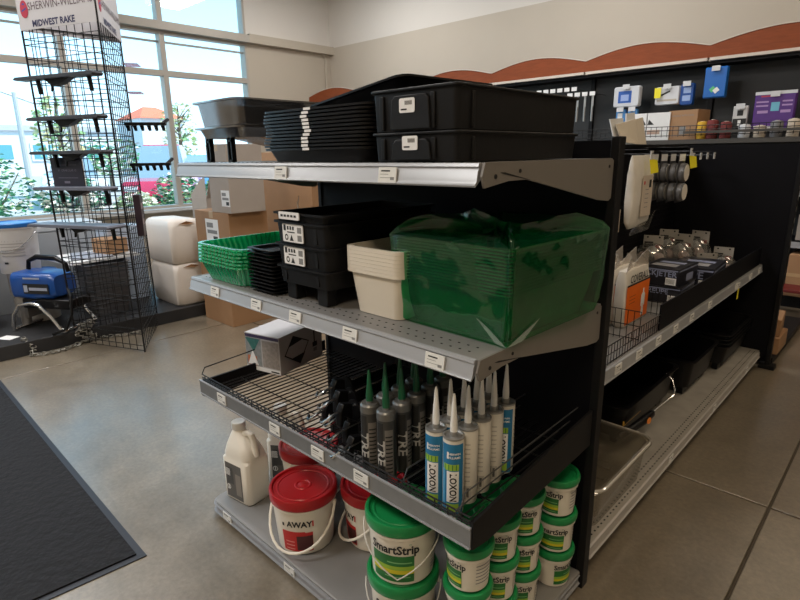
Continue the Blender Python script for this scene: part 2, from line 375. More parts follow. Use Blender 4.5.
tree(-24, 5.5, 3.9, 'thin yellow-green tree outside, beyond the wire rack', dry, 11, 330, (.8, .9, 1.2))
tree(-24, 10.3, 4.0, 'sparse dry tree outside, left of the clear trays', dry, 12, 300, (.7, .8, 1.2))
tree(-26, 7.9, 2.4, 'low bushy tree outside in front of the grey building', [Lf[0], Lf[1], Lf[3]], 13, 500, (1.4, 1.8, 1))
def car(x, y, body, label, rz=0, L=4.6, H=1.5, name='car'):
    t = thing(name, label, 'car', (x, y, -.12), rz, 'cars parked outside')
    m = mat('car_paint_'+body[0], body[1], .25, coat=.6); g = mat('car_glass', (.20, .27, .33), .1)  # cabin glass colour is paled to imitate the sky reflected in it
    b = B()
    secs = [(-L/2, .45, .62, .70), (-L/2+.15, .3, .86, .86), (-L*.2, .28, .95, .9), (L*.3, .28, .98, .9), (L/2-.1, .3, .92, .86), (L/2, .45, .7, .72)]
    b.loft([rr(w*2, z1-z0, .14, 0, 4) for _, z0, z1, w in secs], 0)
    v = []; k = 0
    for (yy, z0, z1, w) in secs:
        for p in rr(w*2, z1-z0, .14, 0, 4): v.append((p[0], yy, p[1]+(z0+z1)/2))
    b.v = v; b.build('body', m, t)
    c = B(); secs = [(-L*.30, .9, .70), (-L*.12, H, .60), (L*.25, H-.02, .60), (L*.42, .95, .68)]
    c.loft([[(-w, yy, .88), (w, yy, .88), (w*.84, yy, zt), (-w*.84, yy, zt)] for yy, zt, w in secs]); c.build('cabin', g, t)
    B().loft([rr(1.0, L*.36, .15, H-.01, 4, 0, L*.065), rr(.96, L*.34, .15, H+.03, 4, 0, L*.065)]).build('roof', m, t)
    for sx in (-1, 1):
        for sy in (-1, 1):
            B().lathe([(.0, -.1), (.33, -.1), (.33, .1), (0, .1)], 24, 0, T(sx*.82, sy*L*.32, .33, 0, 0, PI/2)).lathe([(.0, -.11), (.2, -.11), (.2, .11), (0, .11)], 16, 1, T(sx*.82, sy*L*.32, .33, 0, 0, PI/2)).build('wheel', [M_plack, M_chrome], t)
    for sx in (-1, 1): B().box(sx*.6-.15, sx*.6+.15, -L/2-.01, -L/2+.1, .62, .74).build('headlight', M_whitep, t)
car(-20.0, 4.6, ('white', (.7, .72, .76)), 'white car parked outside behind the wire rack', R_(75))
car(-16.0, 5.95, ('red', (.55, .02, .07)), 'red car parked outside, left of the window corner', R_(60), 4.9, 1.78)
car(-21.5, 9.6, ('blue', (.10, .25, .45)), 'blue car parked outside behind the red car', R_(80))
bl = thing('office_building', 'long low grey building across the car park with teal windows', 'building', (-62, 6, -.12))
B().box(-4, 4, -22, 14, 0, 3.9).box(-4.2, 4.2, -22.2, 14.2, 3.9, 4.35, 1).build('wall', [mat('pale_render', (.62, .62, .64), .8), mat('grey_coping', (.45, .45, .47), .7)], bl, smooth=0)
for k in range(9):
    f = B().box(4, 4.1, -20+k*3.8, -17.4+k*3.8, 1.3, 2.9).build('window', mat('pale_trim', (.75, .75, .75), .7), bl, smooth=0)
    B().box(4.05, 4.15, -19.8+k*3.8, -18.8+k*3.8, 1.5, 2.7).box(4.05, 4.15, -18.6+k*3.8, -17.6+k*3.8, 1.5, 2.7).build('pane', mat('teal_glass', (.10, .32, .38), .2), f, smooth=0)
hs = thing('house', 'building with an orange-red hipped roof seen through the window', 'building', (-50, 20, -.12))
hs.scale = (.5, .23, .83)
B().box(-5, 5, -7.5, 9, 0, 5.6).build('wall', mat('pale_render', (.62, .62, .64), .8), hs, smooth=0)
B().add([(-5.6, -8.1, 5.6), (5.6, -8.1, 5.6), (5.6, 9.6, 5.6), (-5.6, 9.6, 5.6), (0, -1.5, 6.9), (0, 3, 6.9)], [(0, 3, 2, 1), (0, 1, 4), (1, 2, 5, 4), (2, 3, 5), (3, 0, 4, 5)]).build('roof', mat('orange_roof', (.75, .16, .08), .8), hs, smooth=0)
lp = thing('street_lamp', 'pale lamp pole outside at the left edge of the window view', 'lamp post', (-26, 4.75, -.12))
B().tube([(0, 0, 0), (0, 0, 4.0)], [.12, .08], 8).build('pole', mat('galvanised', (.45, .45, .45), .5), lp)
B().tube([(0, -.7, 4.1), (0, .7, 3.6)], .04).box(-.15, .15, -.9, -.6, 4.05, 4.15).build('arm', mat('galvanised', (.45, .45, .45), .5), lp)

# ------------------------------------------------------------------ gondola shelving
GW = 1.219; GL = 2.52; XS = -.60    # end width, bay length, spine
XE = -.003; YP = .055                 # end panel right edge, end panel plane
gr = thing('gondola_frame', 'black metal shelving frame with end panel, pegboard spine and divider', 'shelving', (0, 0, 0))
B().box(-GW+.02, XE-.012, YP, YP+.02, .03, 1.357).build('end_panel', M_panel, gr, smooth=0)
B().box(XE-.012, XE+.012, YP-.006, YP+.03, 0, 1.366).build('upright', M_black, gr, bevel=.002)
B().box(-GW, -GW+.02, YP-.006, YP+.03, 0, 1.366).build('upright', M_black, gr, bevel=.002)
pg = B(); pg.box(XS-.02, XS, YP+.03, GL, .06, 1.345)
pg.box(XS, XS+.004, YP+.03, GL, 1.300, 1.345)
for k in range(23): pg.box(XS, XS+.003, YP+.04, GL-.01, .58+k*.032, .58+k*.032+.012)
pg.build('pegboard', [M_panel], gr, smooth=0)
B().box(XS-.03, XS+.03, YP, GL+.02, 1.345, 1.362).build('top_cap', M_black, gr, smooth=0)
# divider panel at the far end of the bay, with a slotted front edge and a foot
B().box(XS, .03, GL, GL+.02, .07, 1.357).build('divider_panel', M_panel, gr, smooth=0)
u = B().box(.03, .055, GL-.01, GL+.035, .03, 1.357)
u.box(.0, .085, GL-.02, GL+.045, 0, .03)
u.build('upright', M_black, gr, bevel=.003)
sl = B()
for k in range(9): sl.box(.0551, .0561, GL+.005, GL+.013, .78+k*.065, .81+k*.065)
sl.build('slot_strip', M_alu, gr, smooth=0)
B().box(XS+.03, -.05, YP+.03, GL, 0, .07).box(-GW+.05, -.05, -.46, YP, 0, .02).build('kick_plate', M_panel, gr, smooth=0)

def tagmesh():
    b = B().box(-.026, .026, -.0015, .0015, -.016, .016)
    b.box(-.018, .008, -.0019, -.0016, .007, .010, 1).box(-.020, .004, -.0019, -.0016, .001, .002, 2).box(-.020, .012, -.0019, -.0016, -.006, -.005, 2).box(.010, .021, -.0019, -.0016, -.010, -.004, 2)
    return b
TAG0 = None
def price_tag(parent, x, y, z, rz=0, tilt=0, s=1):
    global TAG0
    if TAG0 is None: o = tagmesh().build('price_tag', [M_tagp, M_ink, M_grayink], parent, smooth=0); TAG0 = o
    else: o = TAG0.copy(); COL.objects.link(o); o.parent = parent
    o.location = (x, y, z); o.rotation_euler = (tilt, 0, rz); o.scale = (s, s, s); return o

def steel_shelf(name, label, z, tags):
    t = thing(name, label, 'shelf', (0, 0, 0))
    rail_ = None
    d = B().box(-GW+.006, -.006, -.517, 0.05, z-.028, z-.001).build('shelf_deck', M_shelf, t, bevel=.002)
    h = B()
    for r in range(2):
        for k in range(46): h.box(-GW+.04+k*.025, -GW+.045+k*.025, -.49+r*.03, -.487+r*.03, z-.001, z+.0)
    h.build('perforations', M_hole, t, smooth=0)
    prof = [(-.517, z), (-.524, z-.001), (-.527, z-.007), (-.5245, z-.009), (-.5245, z-.012), (-.528, z-.015), (-.531, z-.034), (-.537, z-.041), (-.535, z-.044), (-.527, z-.038), (-.517, z-.03)]
    rail_ = B().prism(prof, 'X', -GW+.002, -.012).build('price_rail', M_rail, t, smooth=50)
    for sx in (0, 1):
        x = -.006 if sx else -GW+.002
        o = B().prism([(-.519, z), (.03, z), (.045, z-.006), (.045, z-.100), (.03, z-.106), (-.03, z-.100), (-.37, z-.036), (-.44, z-.036), (-.519, z-.046), (-.528, z-.025)], 'X', x-.001, x+.004).build('bracket', M_bracket, t, smooth=0)
        q = B()
        for (yy, zz, rr_) in ((-.485, -.026, .0045), (-.40, -.018, .004), (.02, -.02, .004)):
            q.lathe([(0, 0), (rr_, 0), (rr_, .0012), (0, .0012)], 10, 0, T(x+.004, yy, z+zz, 0, 0, PI/2))
        q.add([(x+.0045, -.47, z-.019), (x+.0045, -.455, z-.019), (x+.0045, -.36, z-.037), (x+.0045, -.365, z-.037), (x+.0045, -.455, z-.023)], [(0, 1, 2, 3, 4)])
        q.build('bolt', M_hole, o, smooth=0)
    for x in tags: price_tag(rail_, x, -.5325, z-.025, tilt=R_(-8))
    return t
ZT, ZM, ZWR, ZB, ZDK = 1.313, .93, .515, .06, .11
steel_shelf('metal_shelf', 'grey metal top shelf of the end display under the black storage bins', ZT, (-.625, -.239))
steel_shelf('metal_shelf', 'grey metal middle shelf of the end display under the green trays', ZM, (-1.041, -.797, -.604, -.38, -.109))

# wire shelf
ws_ = thing('wire_shelf', 'black wire basket shelf holding sealant tubes and caulking guns', 'shelf', (0, 0, 0))
z = ZWR; y0, y1 = -.525, .04
dk = B()
n = 46
for k in range(n+1):
    x = -GW+.02+k*(GW-.04)/n; dk.tube([(x, y0, z-.0015), (x, y1, z-.0015)], .0024, 5)
for yy in (-.50, -.38, -.25, -.12, -.01): dk.tube([(-GW+.01, yy, z-.005), (-.01, yy, z-.005)], .0022, 5)
for k in range(60):
    x = -GW+.03+k*.0195
    dk.tube([(x, y0, z-.0015), (x, y0-.008, z-.006), (x, y0-.006, z-.018)], .0015, 5)
dk.build('wire_deck', M_wire, ws_)
fe = B()
for zz in (.036, .043, .054): fe.tube([(-GW+.01, y0-.004, z+zz), (-.01, y0-.004, z+zz)], .0023, 5)
for k in range(31):
    x = -GW+.03+k*.0385; fe.tube([(x, y0-.004, z-.004), (x, y0-.004, z+.054)], .0018, 5)
fe.tube([(-GW+.008, y0-.004, z+.052), (-GW+.006, y0+.01, z+.075), (-GW+.006, y0+.25, z+.088), (-GW+.006, y1, z+.090)], .0022, 6)
fe.tube([(-.012, y0-.004, z+.052), (-.012, y0+.05, z+.053)], .0018, 6)
fe.build('wire_fence', M_wire, ws_)
B().prism([(y0-.008, z-.022), (y0-.008, z+.046), (y1, z+.100), (y1, z-.010), (y0+.05, z-.030)], 'X', -.008, .0).build('side_panel', M_black, ws_, smooth=0)
B().prism([(y0-.008, z-.03), (y0-.008, z+.028), (y1, z+.035), (y1, z-.010), (y0+.05, z-.045), (y0+.02, z-.05)], 'X', -GW, -GW+.008).build('side_panel', M_black, ws_, smooth=0)
pr = B().box(-GW, -.004, y0-.012, y0-.008, z-.016, z+.030, 0).box(-GW, -.004, y0-.015, y0-.008, z+.030, z+.034, 1).box(-GW, -.004, y0-.015, y0-.008, z-.020, z-.016, 1)
prr = pr.build('price_rail', [M_raildark, M_rail], ws_, smooth=0)
for x in (-1.06, -.74, -.53, -.35): price_tag(prr, x, y0-.0145, z+.007, s=1.05)
dv = B()
for (x, hh) in ((-.235, .03), (-.218, .075), (-.065, .035), (-.045, .085), (-.50, .06), (-.43, .05)):
    dv.tube([(x, y0, z+hh*.5), (x, y0+.02, z+hh), (x, y1, z+hh+.01)], .0019, 5); dv.tube([(x, y0, z+hh*.5), (x, y0, z)], .0019, 5)
dv.build('wire_divider', mat('worn_wire', (.05, .05, .05), .35, spec=.6), ws_)

# base deck of the end display
bd = thing('base_shelf', 'grey metal base shelf of the end display under the pails', 'shelf', (0, 0, 0))
ring = lambda zz, g=0: [(-.002-g, YP-.006, zz), (-.002-g, -.543+g, zz)] + [(-GW+.045+g+(.045)*math.cos(a), -.543+g+.045+.045*math.sin(a), zz) for a in [R_(270-k*15) for k in range(7)]] + [(-GW+g, YP-.006, zz)]
B().loft([ring(ZB-.012), ring(ZB-.003), ring(ZB, .004)]).build('shelf_deck', M_shelf, bd, smooth=30)
ring2 = lambda zz, g: [(-.004-g, YP-.01, zz), (-.004-g, -.545+g, zz)] + [(-GW+.05+g+(.052)*math.cos(a), -.545+g+.05+.05*math.sin(a), zz) for a in [R_(270-k*15) for k in range(7)]] + [(-GW+g, YP-.01, zz)]
bdl = B().loft([ring2(ZB-.044, .0), ring2(ZB-.040, -.007), ring2(ZB-.034, -.001), ring2(ZB-.014, -.001), ring2(ZB-.012, -.006), ring2(ZB-.009, -.003)], 0).build('price_rail', mat('base_price_rail', (.22, .225, .24), .35), bd, smooth=30)
for x in (-1.096, -.706): price_tag(bdl, x, -.549, ZB-.026, s=1.05)

# middle shelf of the long bay
YB0 = YP+.045
ZBM = .652
bm_ = thing('metal_shelf', 'grey metal shelf of the long bay under the respirators', 'shelf', (0, 0, 0))
B().box(XS+.004, -.066, YB0, GL-.005, ZBM-.03, ZBM).build('shelf_deck', M_shelf, bm_, smooth=0)
brl = B().prism([(-.066, ZBM), (-.060, ZBM-.002), (-.056, ZBM-.036), (-.052, ZBM-.040), (-.062, ZBM-.041), (-.066, ZBM-.036)], 'Y', YB0, GL-.03).build('price_rail', M_rail, bm_, smooth=0)
for yy in (.349, .53, .722, .917, 1.124, 1.394, 1.875, 2.182, 2.402): price_tag(brl, -.0555, yy, ZBM-.018, PI/2)
B().box(-.0535, -.0525, 1.90, 1.925, ZBM-.095, ZBM-.03).build('sale_flag', M_yeltag, bm_, smooth=0)
f = B()
yE = 1.02
for (zz) in (.004, .034, .066): f.tube([(-.078, YB0, ZBM+zz), (-.078, yE, ZBM+zz)], .0018, 5)
for k in range(40): f.tube([(-.078, YB0+k*.0235, ZBM), (-.078, YB0+k*.0235, ZBM+.067)], .0014, 5)
f.build('wire_fence', M_wire, bm_)
B().box(-.082, -.076, .78, GL-.03, ZBM, ZBM+.105).build('front_board', M_panel, bm_, smooth=0)
price_tag(brl, -.0525, 1.9, ZBM-.02, PI/2)

# wire basket divider by the coveralls
wb_ = B()
for zz in (.01, .06, .115): wb_.tube([(XS+.01, .60, ZBM+zz), (-.085, .60, ZBM+zz)], .0018, 5)
for k in range(22): wb_.tube([(XS+.02+k*.0235, .60, ZBM+.002), (XS+.02+k*.0235, .60, ZBM+.115)], .0015, 5)
wb_.build('wire_divider', M_wire, bm_); wb_ = B()
for zz in (.01, .06, .105): wb_.tube([(XS+.01, .985, ZBM+zz), (-.085, .985, ZBM+zz)], .0018, 5)
for k in range(22): wb_.tube([(XS+.02+k*.0235, .985, ZBM+.002), (XS+.02+k*.0235, .985, ZBM+.105)], .0015, 5)
wb_.build('wire_divider', M_wire, bm_)

# base shelf of the long bay
bb = thing('base_shelf', 'grey perforated base shelf of the long bay under the paint trays', 'shelf', (0, 0, 0))
B().box(XS+.03, -.008, YB0, GL-.005, ZDK-.03, ZDK).build('shelf_deck', mat('worn_shelf_metal', (.30, .28, .25), .5, noise=.25, nscale=15), bb, smooth=0)
bbl = B().prism([(-.008, ZDK), (-.001, ZDK-.002), (.001, ZDK-.030), (.006, ZDK-.034), (.004, ZDK-.037), (-.004, ZDK-.036)], 'Y', YB0, GL-.03).build('price_rail', mat('worn_rail', (.40, .38, .36), .4, noise=.1), bb, smooth=0)
h = B()
for r in range(2):
    for k in range(95): h.box(-.052+r*.024, -.047+r*.024, YB0+.02+k*.025, YB0+.028+k*.025, ZDK, ZDK+.0008)
h.build('perforations', M_hole, bb, smooth=0)
for yy in (.863, 1.495, 2.151): price_tag(bbl, .0025, yy, ZDK-.017, PI/2, s=.9)

# ------------------------------------------------------------------ tray maker
def tray_b(w, d, h, taper=.03, lip=.012, thk=.004, r=.03, z0=0, ribs=0, period=.022, liph=.005):
    b = B()
    R = (lambda a, c, z_: rib(a, c, r, z_, ribs, period)) if ribs else (lambda a, c, z_: rr(a, c, r, z_))
    def ring_(a, c, z_, plain=False): return R(a, c, z_)
    rings = [ring_(w-2*taper, d-2*taper, z0), ring_(w, d, z0+h-liph), ring_(w+2*lip, d+2*lip, z0+h-liph), ring_(w+2*lip, d+2*lip, z0+h), ring_(w-2*thk, d-2*thk, z0+h), ring_(w-2*taper-2*thk, d-2*taper-2*thk, z0+thk)]
    if ribs:
        n0 = min(len(q) for q in rings); rings = [[q[int(i*len(q)/n0)] for i in range(n0)] for q in rings]
        # resample on equal parameter so that rib crests line up
        base = rings[1]; out = []
        for (k, (a, c, zz)) in enumerate([(w-2*taper, d-2*taper, z0), (w, d, z0+h-liph), (w+2*lip, d+2*lip, z0+h-liph), (w+2*lip, d+2*lip, z0+h), (w-2*thk, d-2*thk, z0+h), (w-2*taper-2*thk, d-2*taper-2*thk, z0+thk)]):
            out.append([(p[0]*a/w, p[1]*c/d, zz) for p in base])
        rings = out
    return b.loft(rings)

# ------------------------------------------------------------------ top shelf goods
ZTs = ZT+.0006
# two large black bins, stacked
def bin_(h, name='storage_bin'):
    w, d = .240, .500
    b = B()
    b.loft([rr(w-.016, d-.016, .012, 0), rr(w-.010, d-.010, .012, h-.006), rr(w, d, .012, h-.006), rr(w, d, .012, h), rr(w-.02, d-.02, .01, h), rr(w-.03, d-.03, .01, h-.01)], 0)
    # raised corner ribs and the shallow panel in front
    for x in (-w*.5+.03, w*.5-.07): b.box(x, x+.012, -d/2+.001, -d/2+.01, .004, h-.012)
    b.prism([(-.055, .004), (-.05, h-.022), (-.04, h-.014), (.04, h-.014), (.05, h-.022), (.055, .004)], 'Y', -d/2-.004, -d/2+.012)
    b.box(w/2-.01, w/2-.001, -d/2+.05, -d/2+.058, .004, h-.012)
    return b
for k, (zz, h, lab, dx) in enumerate(((0, .060, 'lower shallower black storage bin with white barcode sticker, on the top shelf', 0), (.0605, .085, 'upper deeper black storage bin with white barcode sticker, topmost of the pair', -.002))):
    t = thing('storage_bin', lab, 'bin', (-.193+dx, -.258, ZTs+zz), 0, 'large black bins on the top shelf')
    bin_(h).build('body', M_plack2, t, bevel=.002)
    s = B().loft([[(p[0], -.2545, p[1]) for p in rr(.042, .028, .004, 0)], [(p[0], -.2555, p[1]) for p in rr(.042, .028, .004, 0)]])
    for q in range(8): s.box(-.005+q*.0025, -.0038+q*.0025, -.2559, -.2556, .001, .009, 1)
    s.box(-.016, .0, -.2559, -.2556, -.009, -.006, 1)
    o = s.build('sticker', [M_whitep, M_ink], t, smooth=0); o.location = (-.005 if k else .0, 0, h*.5+.008)

# stack of nested black trays
tb = thing('paint_tray', '', 'tray', (-.53, -.30, ZTs), 0, 'nested black trays on the top shelf')
tray_b(.395, .40, .034, .012, .010, .003, .03).build('pan', M_plack, tb)
lab = B().box(-.020, .006, -.2120, -.2112, .0285, .0345, 0); lab.build('sticker', M_whitep, tb, smooth=0)
N = 12
for k in range(N):
    L = stack_label('black tray with white edge sticker, top shelf', N-1-k, N)
    dx = -.012*math.sin(k*.9)*.5; loc = (-.535+dx+k*.0006, -.30, ZTs+.0005+k*.0085)
    if k == 0: tb.location = loc; tb['label'] = L; cur = tb
    else: cur = dup(tb, loc, R_((k % 3-1)*.7), L)
t = thing('paint_tray', 'loose black tray lying tilted on top of the nested black trays', 'tray', (-.49, -.22, ZTs+.140), 0)
t.rotation_euler = (R_(0), R_(-7), R_(-3))
tray_b(.36, .33, .03, .02, .012, .003, .03).build('pan', M_plack, t)

# two smoky clear trays on feet
t0 = None
for k in range(2):
    t = thing('paint_tray', ['lower smoky clear paint tray on black feet at the left end of the top shelf', 'upper smoky clear paint tray, resting on the lower one at the left end'][k], 'tray', (-1.015, -.255, ZTs+(.0 if k == 0 else .0325)), 0, 'smoky clear trays on the top shelf')
    z0 = .072
    tray_b(.26, .46, .032 if k == 0 else .076, .010, .012, .003, .035, z0).build('pan', M_smoke, t)
    if k == 0:
        for (x, y) in ((-.115, -.20), (.045, -.215)):
            f = B()
            for q in (-.013, .007): f.box(x+q, x+q+.006, y-.004, y+.01, 0, .10)
            f.box(x-.013, x+.013, y-.004, y+.01, 0, .006); f.box(x-.013, x+.013, y-.004, y+.01, .06, .066)
            f.build('foot', M_plack, t)
        for (x, y) in ((-.115, .19), (.1, .19)): B().box(x-.01, x+.01, y-.01, y+.01, 0, .08).build('foot', M_plack, t)
        B().add([(.115, -.19, .074), (.118, .0, .05), (.118, .2, .006), (-.08, .2, .006), (-.1, -.0, .05), (-.02, -.19, .074)], [(0, 1, 4, 5), (1, 2, 3, 4)]).build('ramp', M_smoke, t)
    else:
        # the upper tray nests on the rim of the lower
        pass

# ------------------------------------------------------------------ middle shelf goods
ZMs = ZM+.0006
# green ribbed tray liners
b0 = None; N = 6
for k in range(N):
    L = stack_label('green ribbed tray liner, middle shelf left end', N-1-k, N)
    loc = (-1.040+.0015*k, -.335, ZMs+.0006+k*.0115)
    if k == 0:
        b0 = thing('tray_liner', L, 'tray liner', loc, 0, 'green ribbed tray liners')
        tray_b(.275, .36, .066, .022, .008, .003, .045, 0, .0035, .021, .006).build('liner', M_gliner, b0, smooth=60)
    else: dup(b0, loc, R_((k % 3-1)*.8), L)
# thin black trays with lips
N = 12; b0 = None
for k in range(N):
    L = stack_label('thin black tray beside the green ribbed liners', N-1-k, N)
    loc = (-.822+.001*math.sin(k*2), -.285, ZMs+k*.0112)
    if k == 0:
        b0 = thing('shallow_tray', L, 'tray', loc, 0, 'thin black trays on the middle shelf')
        tray_b(.115, .40, .010, .006, .011, .002, .012, 0, liph=.003).build('pan', M_plack, b0)
    else: dup(b0, loc, R_((k*7 % 5-2)*.5), L)
# labelled black trays
def lab_tray(z, h, label, legs, lh, dy=0):
    t = thing('deep_tray', label, 'tray', (-.625, -.27+dy, ZMs+z), 0, 'black trays with white labels')
    z0 = .05 if legs else 0
    w, d = .225, .43
    tray_b(w, d, h, .004, .007, .004, .015, z0).build('pan', M_plack2, t)
    for q in (-.085, .06): B().box(q, q+.012, -d/2+.0, -d/2+.004, z0+.008, z0+h-.014).build('rib', M_plack2, t, smooth=0)
    if legs:
        for (x, y) in ((-.075, -.18), (.065, -.18), (-.075, .17), (.065, .17)): B().box(x-.022, x+.022, y-.02, y+.015, 0, z0+.004).build('leg', M_plack2, t, bevel=.003)
    # white label with printing
    s = B(); zc = z0+h*.5
    if lh: 
        yy = -d/2-.0005 if lh > .03 else -d/2-.0105
        zc = z0+h*.5 if lh > .03 else z0+h-.007
        s.loft([[(p[0]-.028, yy+.0, p[1]+zc) for p in rr(.092, lh, .004, 0)], [(p[0]-.028, yy-.003, p[1]+zc) for p in rr(.092, lh, .004, 0)]])
        if lh > .03:
            s.box(-.068, -.058, yy-.0036, yy-.003, zc+.006, zc+lh/2-.003, 1)
            for q in range(3): s.box(-.052+q*.012, -.045+q*.012, yy-.0036, yy-.003, zc+.009, zc+lh/2-.006, 1)
            s.box(-.052, -.018, yy-.0036, yy-.003, zc+.001, zc+.004, 1)
            for q, a in ((-.056, 0), (-.032, 1)):
                for j in range(10):
                    A0 = j*2*PI/10; A1 = (j+1)*2*PI/10
                    if a == 0: s.add([(q+.008*math.cos(A0), yy-.0034, zc-.012+.009*math.sin(A0)), (q+.008*math.cos(A1), yy-.0034, zc-.012+.009*math.sin(A1)), (q+.0045*math.cos(A1), yy-.0034, zc-.012+.005*math.sin(A1)), (q+.0045*math.cos(A0), yy-.0034, zc-.012+.005*math.sin(A0))], [(0, 1, 2, 3)], 1)
            s.add([(-.042, yy-.0034, zc-.021), (-.024, yy-.0034, zc-.021), (-.033, yy-.0034, zc-.004)], [(0, 1, 2)], 1)
            for q in range(2): s.box(-.006, .012, yy-.0036, yy-.003, zc-.020+q*.022, zc-.004+q*.022, 2)
        else:
            for q in range(5): s.box(-.064+q*.015, -.054+q*.015, yy-.0036, yy-.003, zc-.003, zc+.003, 1)
        s.build('label', [M_whitep, M_ink, M_grayink], t, smooth=0)
    return t
lab_tray(0, .050, 'lowest deep black tray standing on black legs, no white label', True, 0)
lab_tray(.1005, .062, 'lower labelled black tray, in the middle of the stack on the middle shelf', False, .05)
lab_tray(.163, .062, 'upper labelled black tray under the topmost tray of the stack', False, .05)
lab_tray(.2255, .024, 'topmost shallow black tray with a cut-off white label on the labelled stack', False, .020)
t = thing('leaflet', 'small white printed leaflet on top of the labelled black trays', 'leaflet', (-.745, -.40, ZMs+.2505), R_(-35))
B().add([(-.03, 0, 0), (.03, 0, .001), (.028, .004, .035), (-.03, .006, .034), (-.03, .001, 0), (.03, .001, .001), (.028, .005, .035), (-.03, .007, .034)], [(0, 1, 2, 3), (4, 7, 6, 5), (0, 4, 5, 1), (2, 6, 7, 3), (1, 5, 6, 2), (0, 3, 7, 4)]).box(-.02, .015, -.001, .0, .012, .018, 1).build('paper', [M_whitep, M_grayink], t, smooth=0)
# cream liners
N = 7; b0 = None
for k in range(N):
    L = stack_label('cream tray liner beside the green bundle', N-1-k, N)
    loc = (-.385, -.265, ZMs+k*.0095)
    if k == 0:
        b0 = thing('tray_liner', L, 'tray liner', loc, 0, 'cream tray liners')
        tray_b(.185, .36, .118, .012, .008, .003, .025, 0, liph=.009).build('liner', M_cream, b0)
    else: dup(b0, loc, None, L)
# bundle of green trays in a green bag
CXB, CYB, RZB = -.152, -.228, R_(-2)
N = 14; b0 = None
for k in range(N):
    L = stack_label('dark green tray inside the green plastic bag', N-1-k, N)
    loc = (CXB, CYB, ZMs+.001+k*.0072)
    if k == 0:
        b0 = thing('deep_tray', L, 'tray', loc, RZB, 'green trays in a plastic bag')
        tray_b(.315, .385, .115, .022, .012, .003, .012, 0, liph=.003).build('pan', film('green_tray_film', (.03, .46, .20), .06, .2, .55, (.003, .20, .075), face=.2), b0)
    else: dup(b0, loc, RZB+R_((k % 3-1)*.3), L)
# the bag
def bag_mesh():
    b = B(); NR = 64; rings = []
    prof = [(.0, .31, .375, .0), (.006, .325, .395, .001), (.04, .335, .405, .005), (.09, .345, .415, .003), (.14, .350, .420, .002), (.19, .354, .424, .002), (.215, .356, .428, .002)]
    rnd = random.Random(5)
    ph = [rnd.uniform(0, 6.28) for _ in range(6)]
    for (zz, w, d, wr) in prof:
        base = rr(w, d, .012, zz, 15); ring_ = []
        for i, p in enumerate(base):
            a = i/len(base)*2*PI; o = wr*(math.sin(9*a+ph[0]+zz*30)+.6*math.sin(17*a+ph[1]-zz*20)); L = math.hypot(p[0], p[1])
            ring_.append((p[0]*(1-o/L*.8-(.004 if o > 0 else 0)), p[1]*(1-o/L*.8), p[2]))
        rings.append(ring_)
    # gathered mouth: crumpled folds that rise to a peak behind the front rim
    for (f, zz, am) in ((.96, .224, .006), (.86, .230, .010), (.70, .236, .012), (.52, .228, .014), (.34, .214, .016), (.18, .206, .012)):
        ring_ = []
        base = rr(.356*f, .428*f, .03*f, zz, 15)
        for i, p in enumerate(base):
            a = i/len(base)*2*PI
            ring_.append((p[0], p[1], zz+am*(math.sin(5*a+ph[2])+.6*math.sin(11*a+ph[3]+f*6)+.5*math.sin(23*a+ph[4]))))
        rings.append(ring_)
    b.loft(rings, 0, True, True); return b
t = thing('plastic_bag', 'clear green plastic bag wrapped round the stack of green trays', 'bag', (CXB, CYB, ZMs), RZB)
bag_mesh().build('film', M_gfilm, t, smooth=25)
fold = B()
fold.add([(-.03, -.10, .228), (.0, -.11, .278), (.035, -.10, .228)], [(0, 1, 2)])
fold.add([(.0, -.11, .278), (.08, -.10, .250), (.172, -.08, .225), (.035, -.10, .228)], [(0, 1, 2, 3)])
fold.add([(.0, -.11, .278), (-.08, -.06, .256), (-.165, .0, .232), (-.03, -.10, .228)], [(0, 1, 2, 3)])
fold.build('folded_mouth', M_gfilm, t, smooth=0)
tw = B()
tw.add([(.163, -.200, .003), (.120, -.2075, .040), (.085, -.207, .058), (.135, -.202, .008)], [(0, 1, 2, 3)])
tw.add([(.163, -.200, .003), (.172, -.13, .036), (.173, -.09, .048), (.169, -.15, .008)], [(0, 1, 2, 3)])
tw.build('corner_pleat', film('pale_film', (.7, .85, .78), .5, .15, .35, (.45, .65, .55)), t, smooth=0)

# ------------------------------------------------------------------ wire shelf goods
ZWs = ZWR+.0006
# boxed product
t = thing('product_box', 'white box with colour photos and black diamond print on the wire shelf', 'box', (-1.205, -.170, ZWs), R_(14))
w, d, h = .175, .26, .152
B().box(-w/2, w/2, -d/2, d/2, 0, h).build('carton', mat('grey_white_board', (.50, .49, .50), .45), t, smooth=0, bevel=.0015)
g = B(); y = -d/2-.0006
g.box(-w/2+.002, w/2-.002, y, y+.0004, h-.016, h-.004, 2)
g.box(-w/2+.002, w/2-.002, y, y+.0004, .002, .018, 1)
g.box(-w/2+.002, -.005, y, y+.0004, .02, h-.018, 3)
g.box(.0, w/2-.004, y, y+.0004, .022, h-.022, 4)
g.add([(-w/2+.003, y-.0004, h-.02), (-.01, y-.0004, h-.02), (-.045, y-.0004, h-.075)], [(0, 1, 2)], 5)
g.box(-w/2+.01, -.03, y-.0008, y-.0004, .022, .06, 6)
g.add([(-w/2+.01, y-.0009, .024), (-.022, y-.0009, .024), (-.05, y-.0009, .085)], [(0, 1, 2)], 1)
g.box(-.08, -.05, y-.0008, y-.0002, .006, .011, 7).box(.04, .08, y-.0008, y-.0002, .006, .011, 7)
x = w/2+.0006
dm = [(-.105, .070), (-.050, .138), (.045, .092), (-.015, .012)]
def onx(p): return (x, p[0], p[1])
def onx2(p): return (x+.0003, p[0], p[1])
g.add([onx(p) for p in dm], [(0, 1, 2, 3)], 7)
cx_, cy_ = -.031, .078
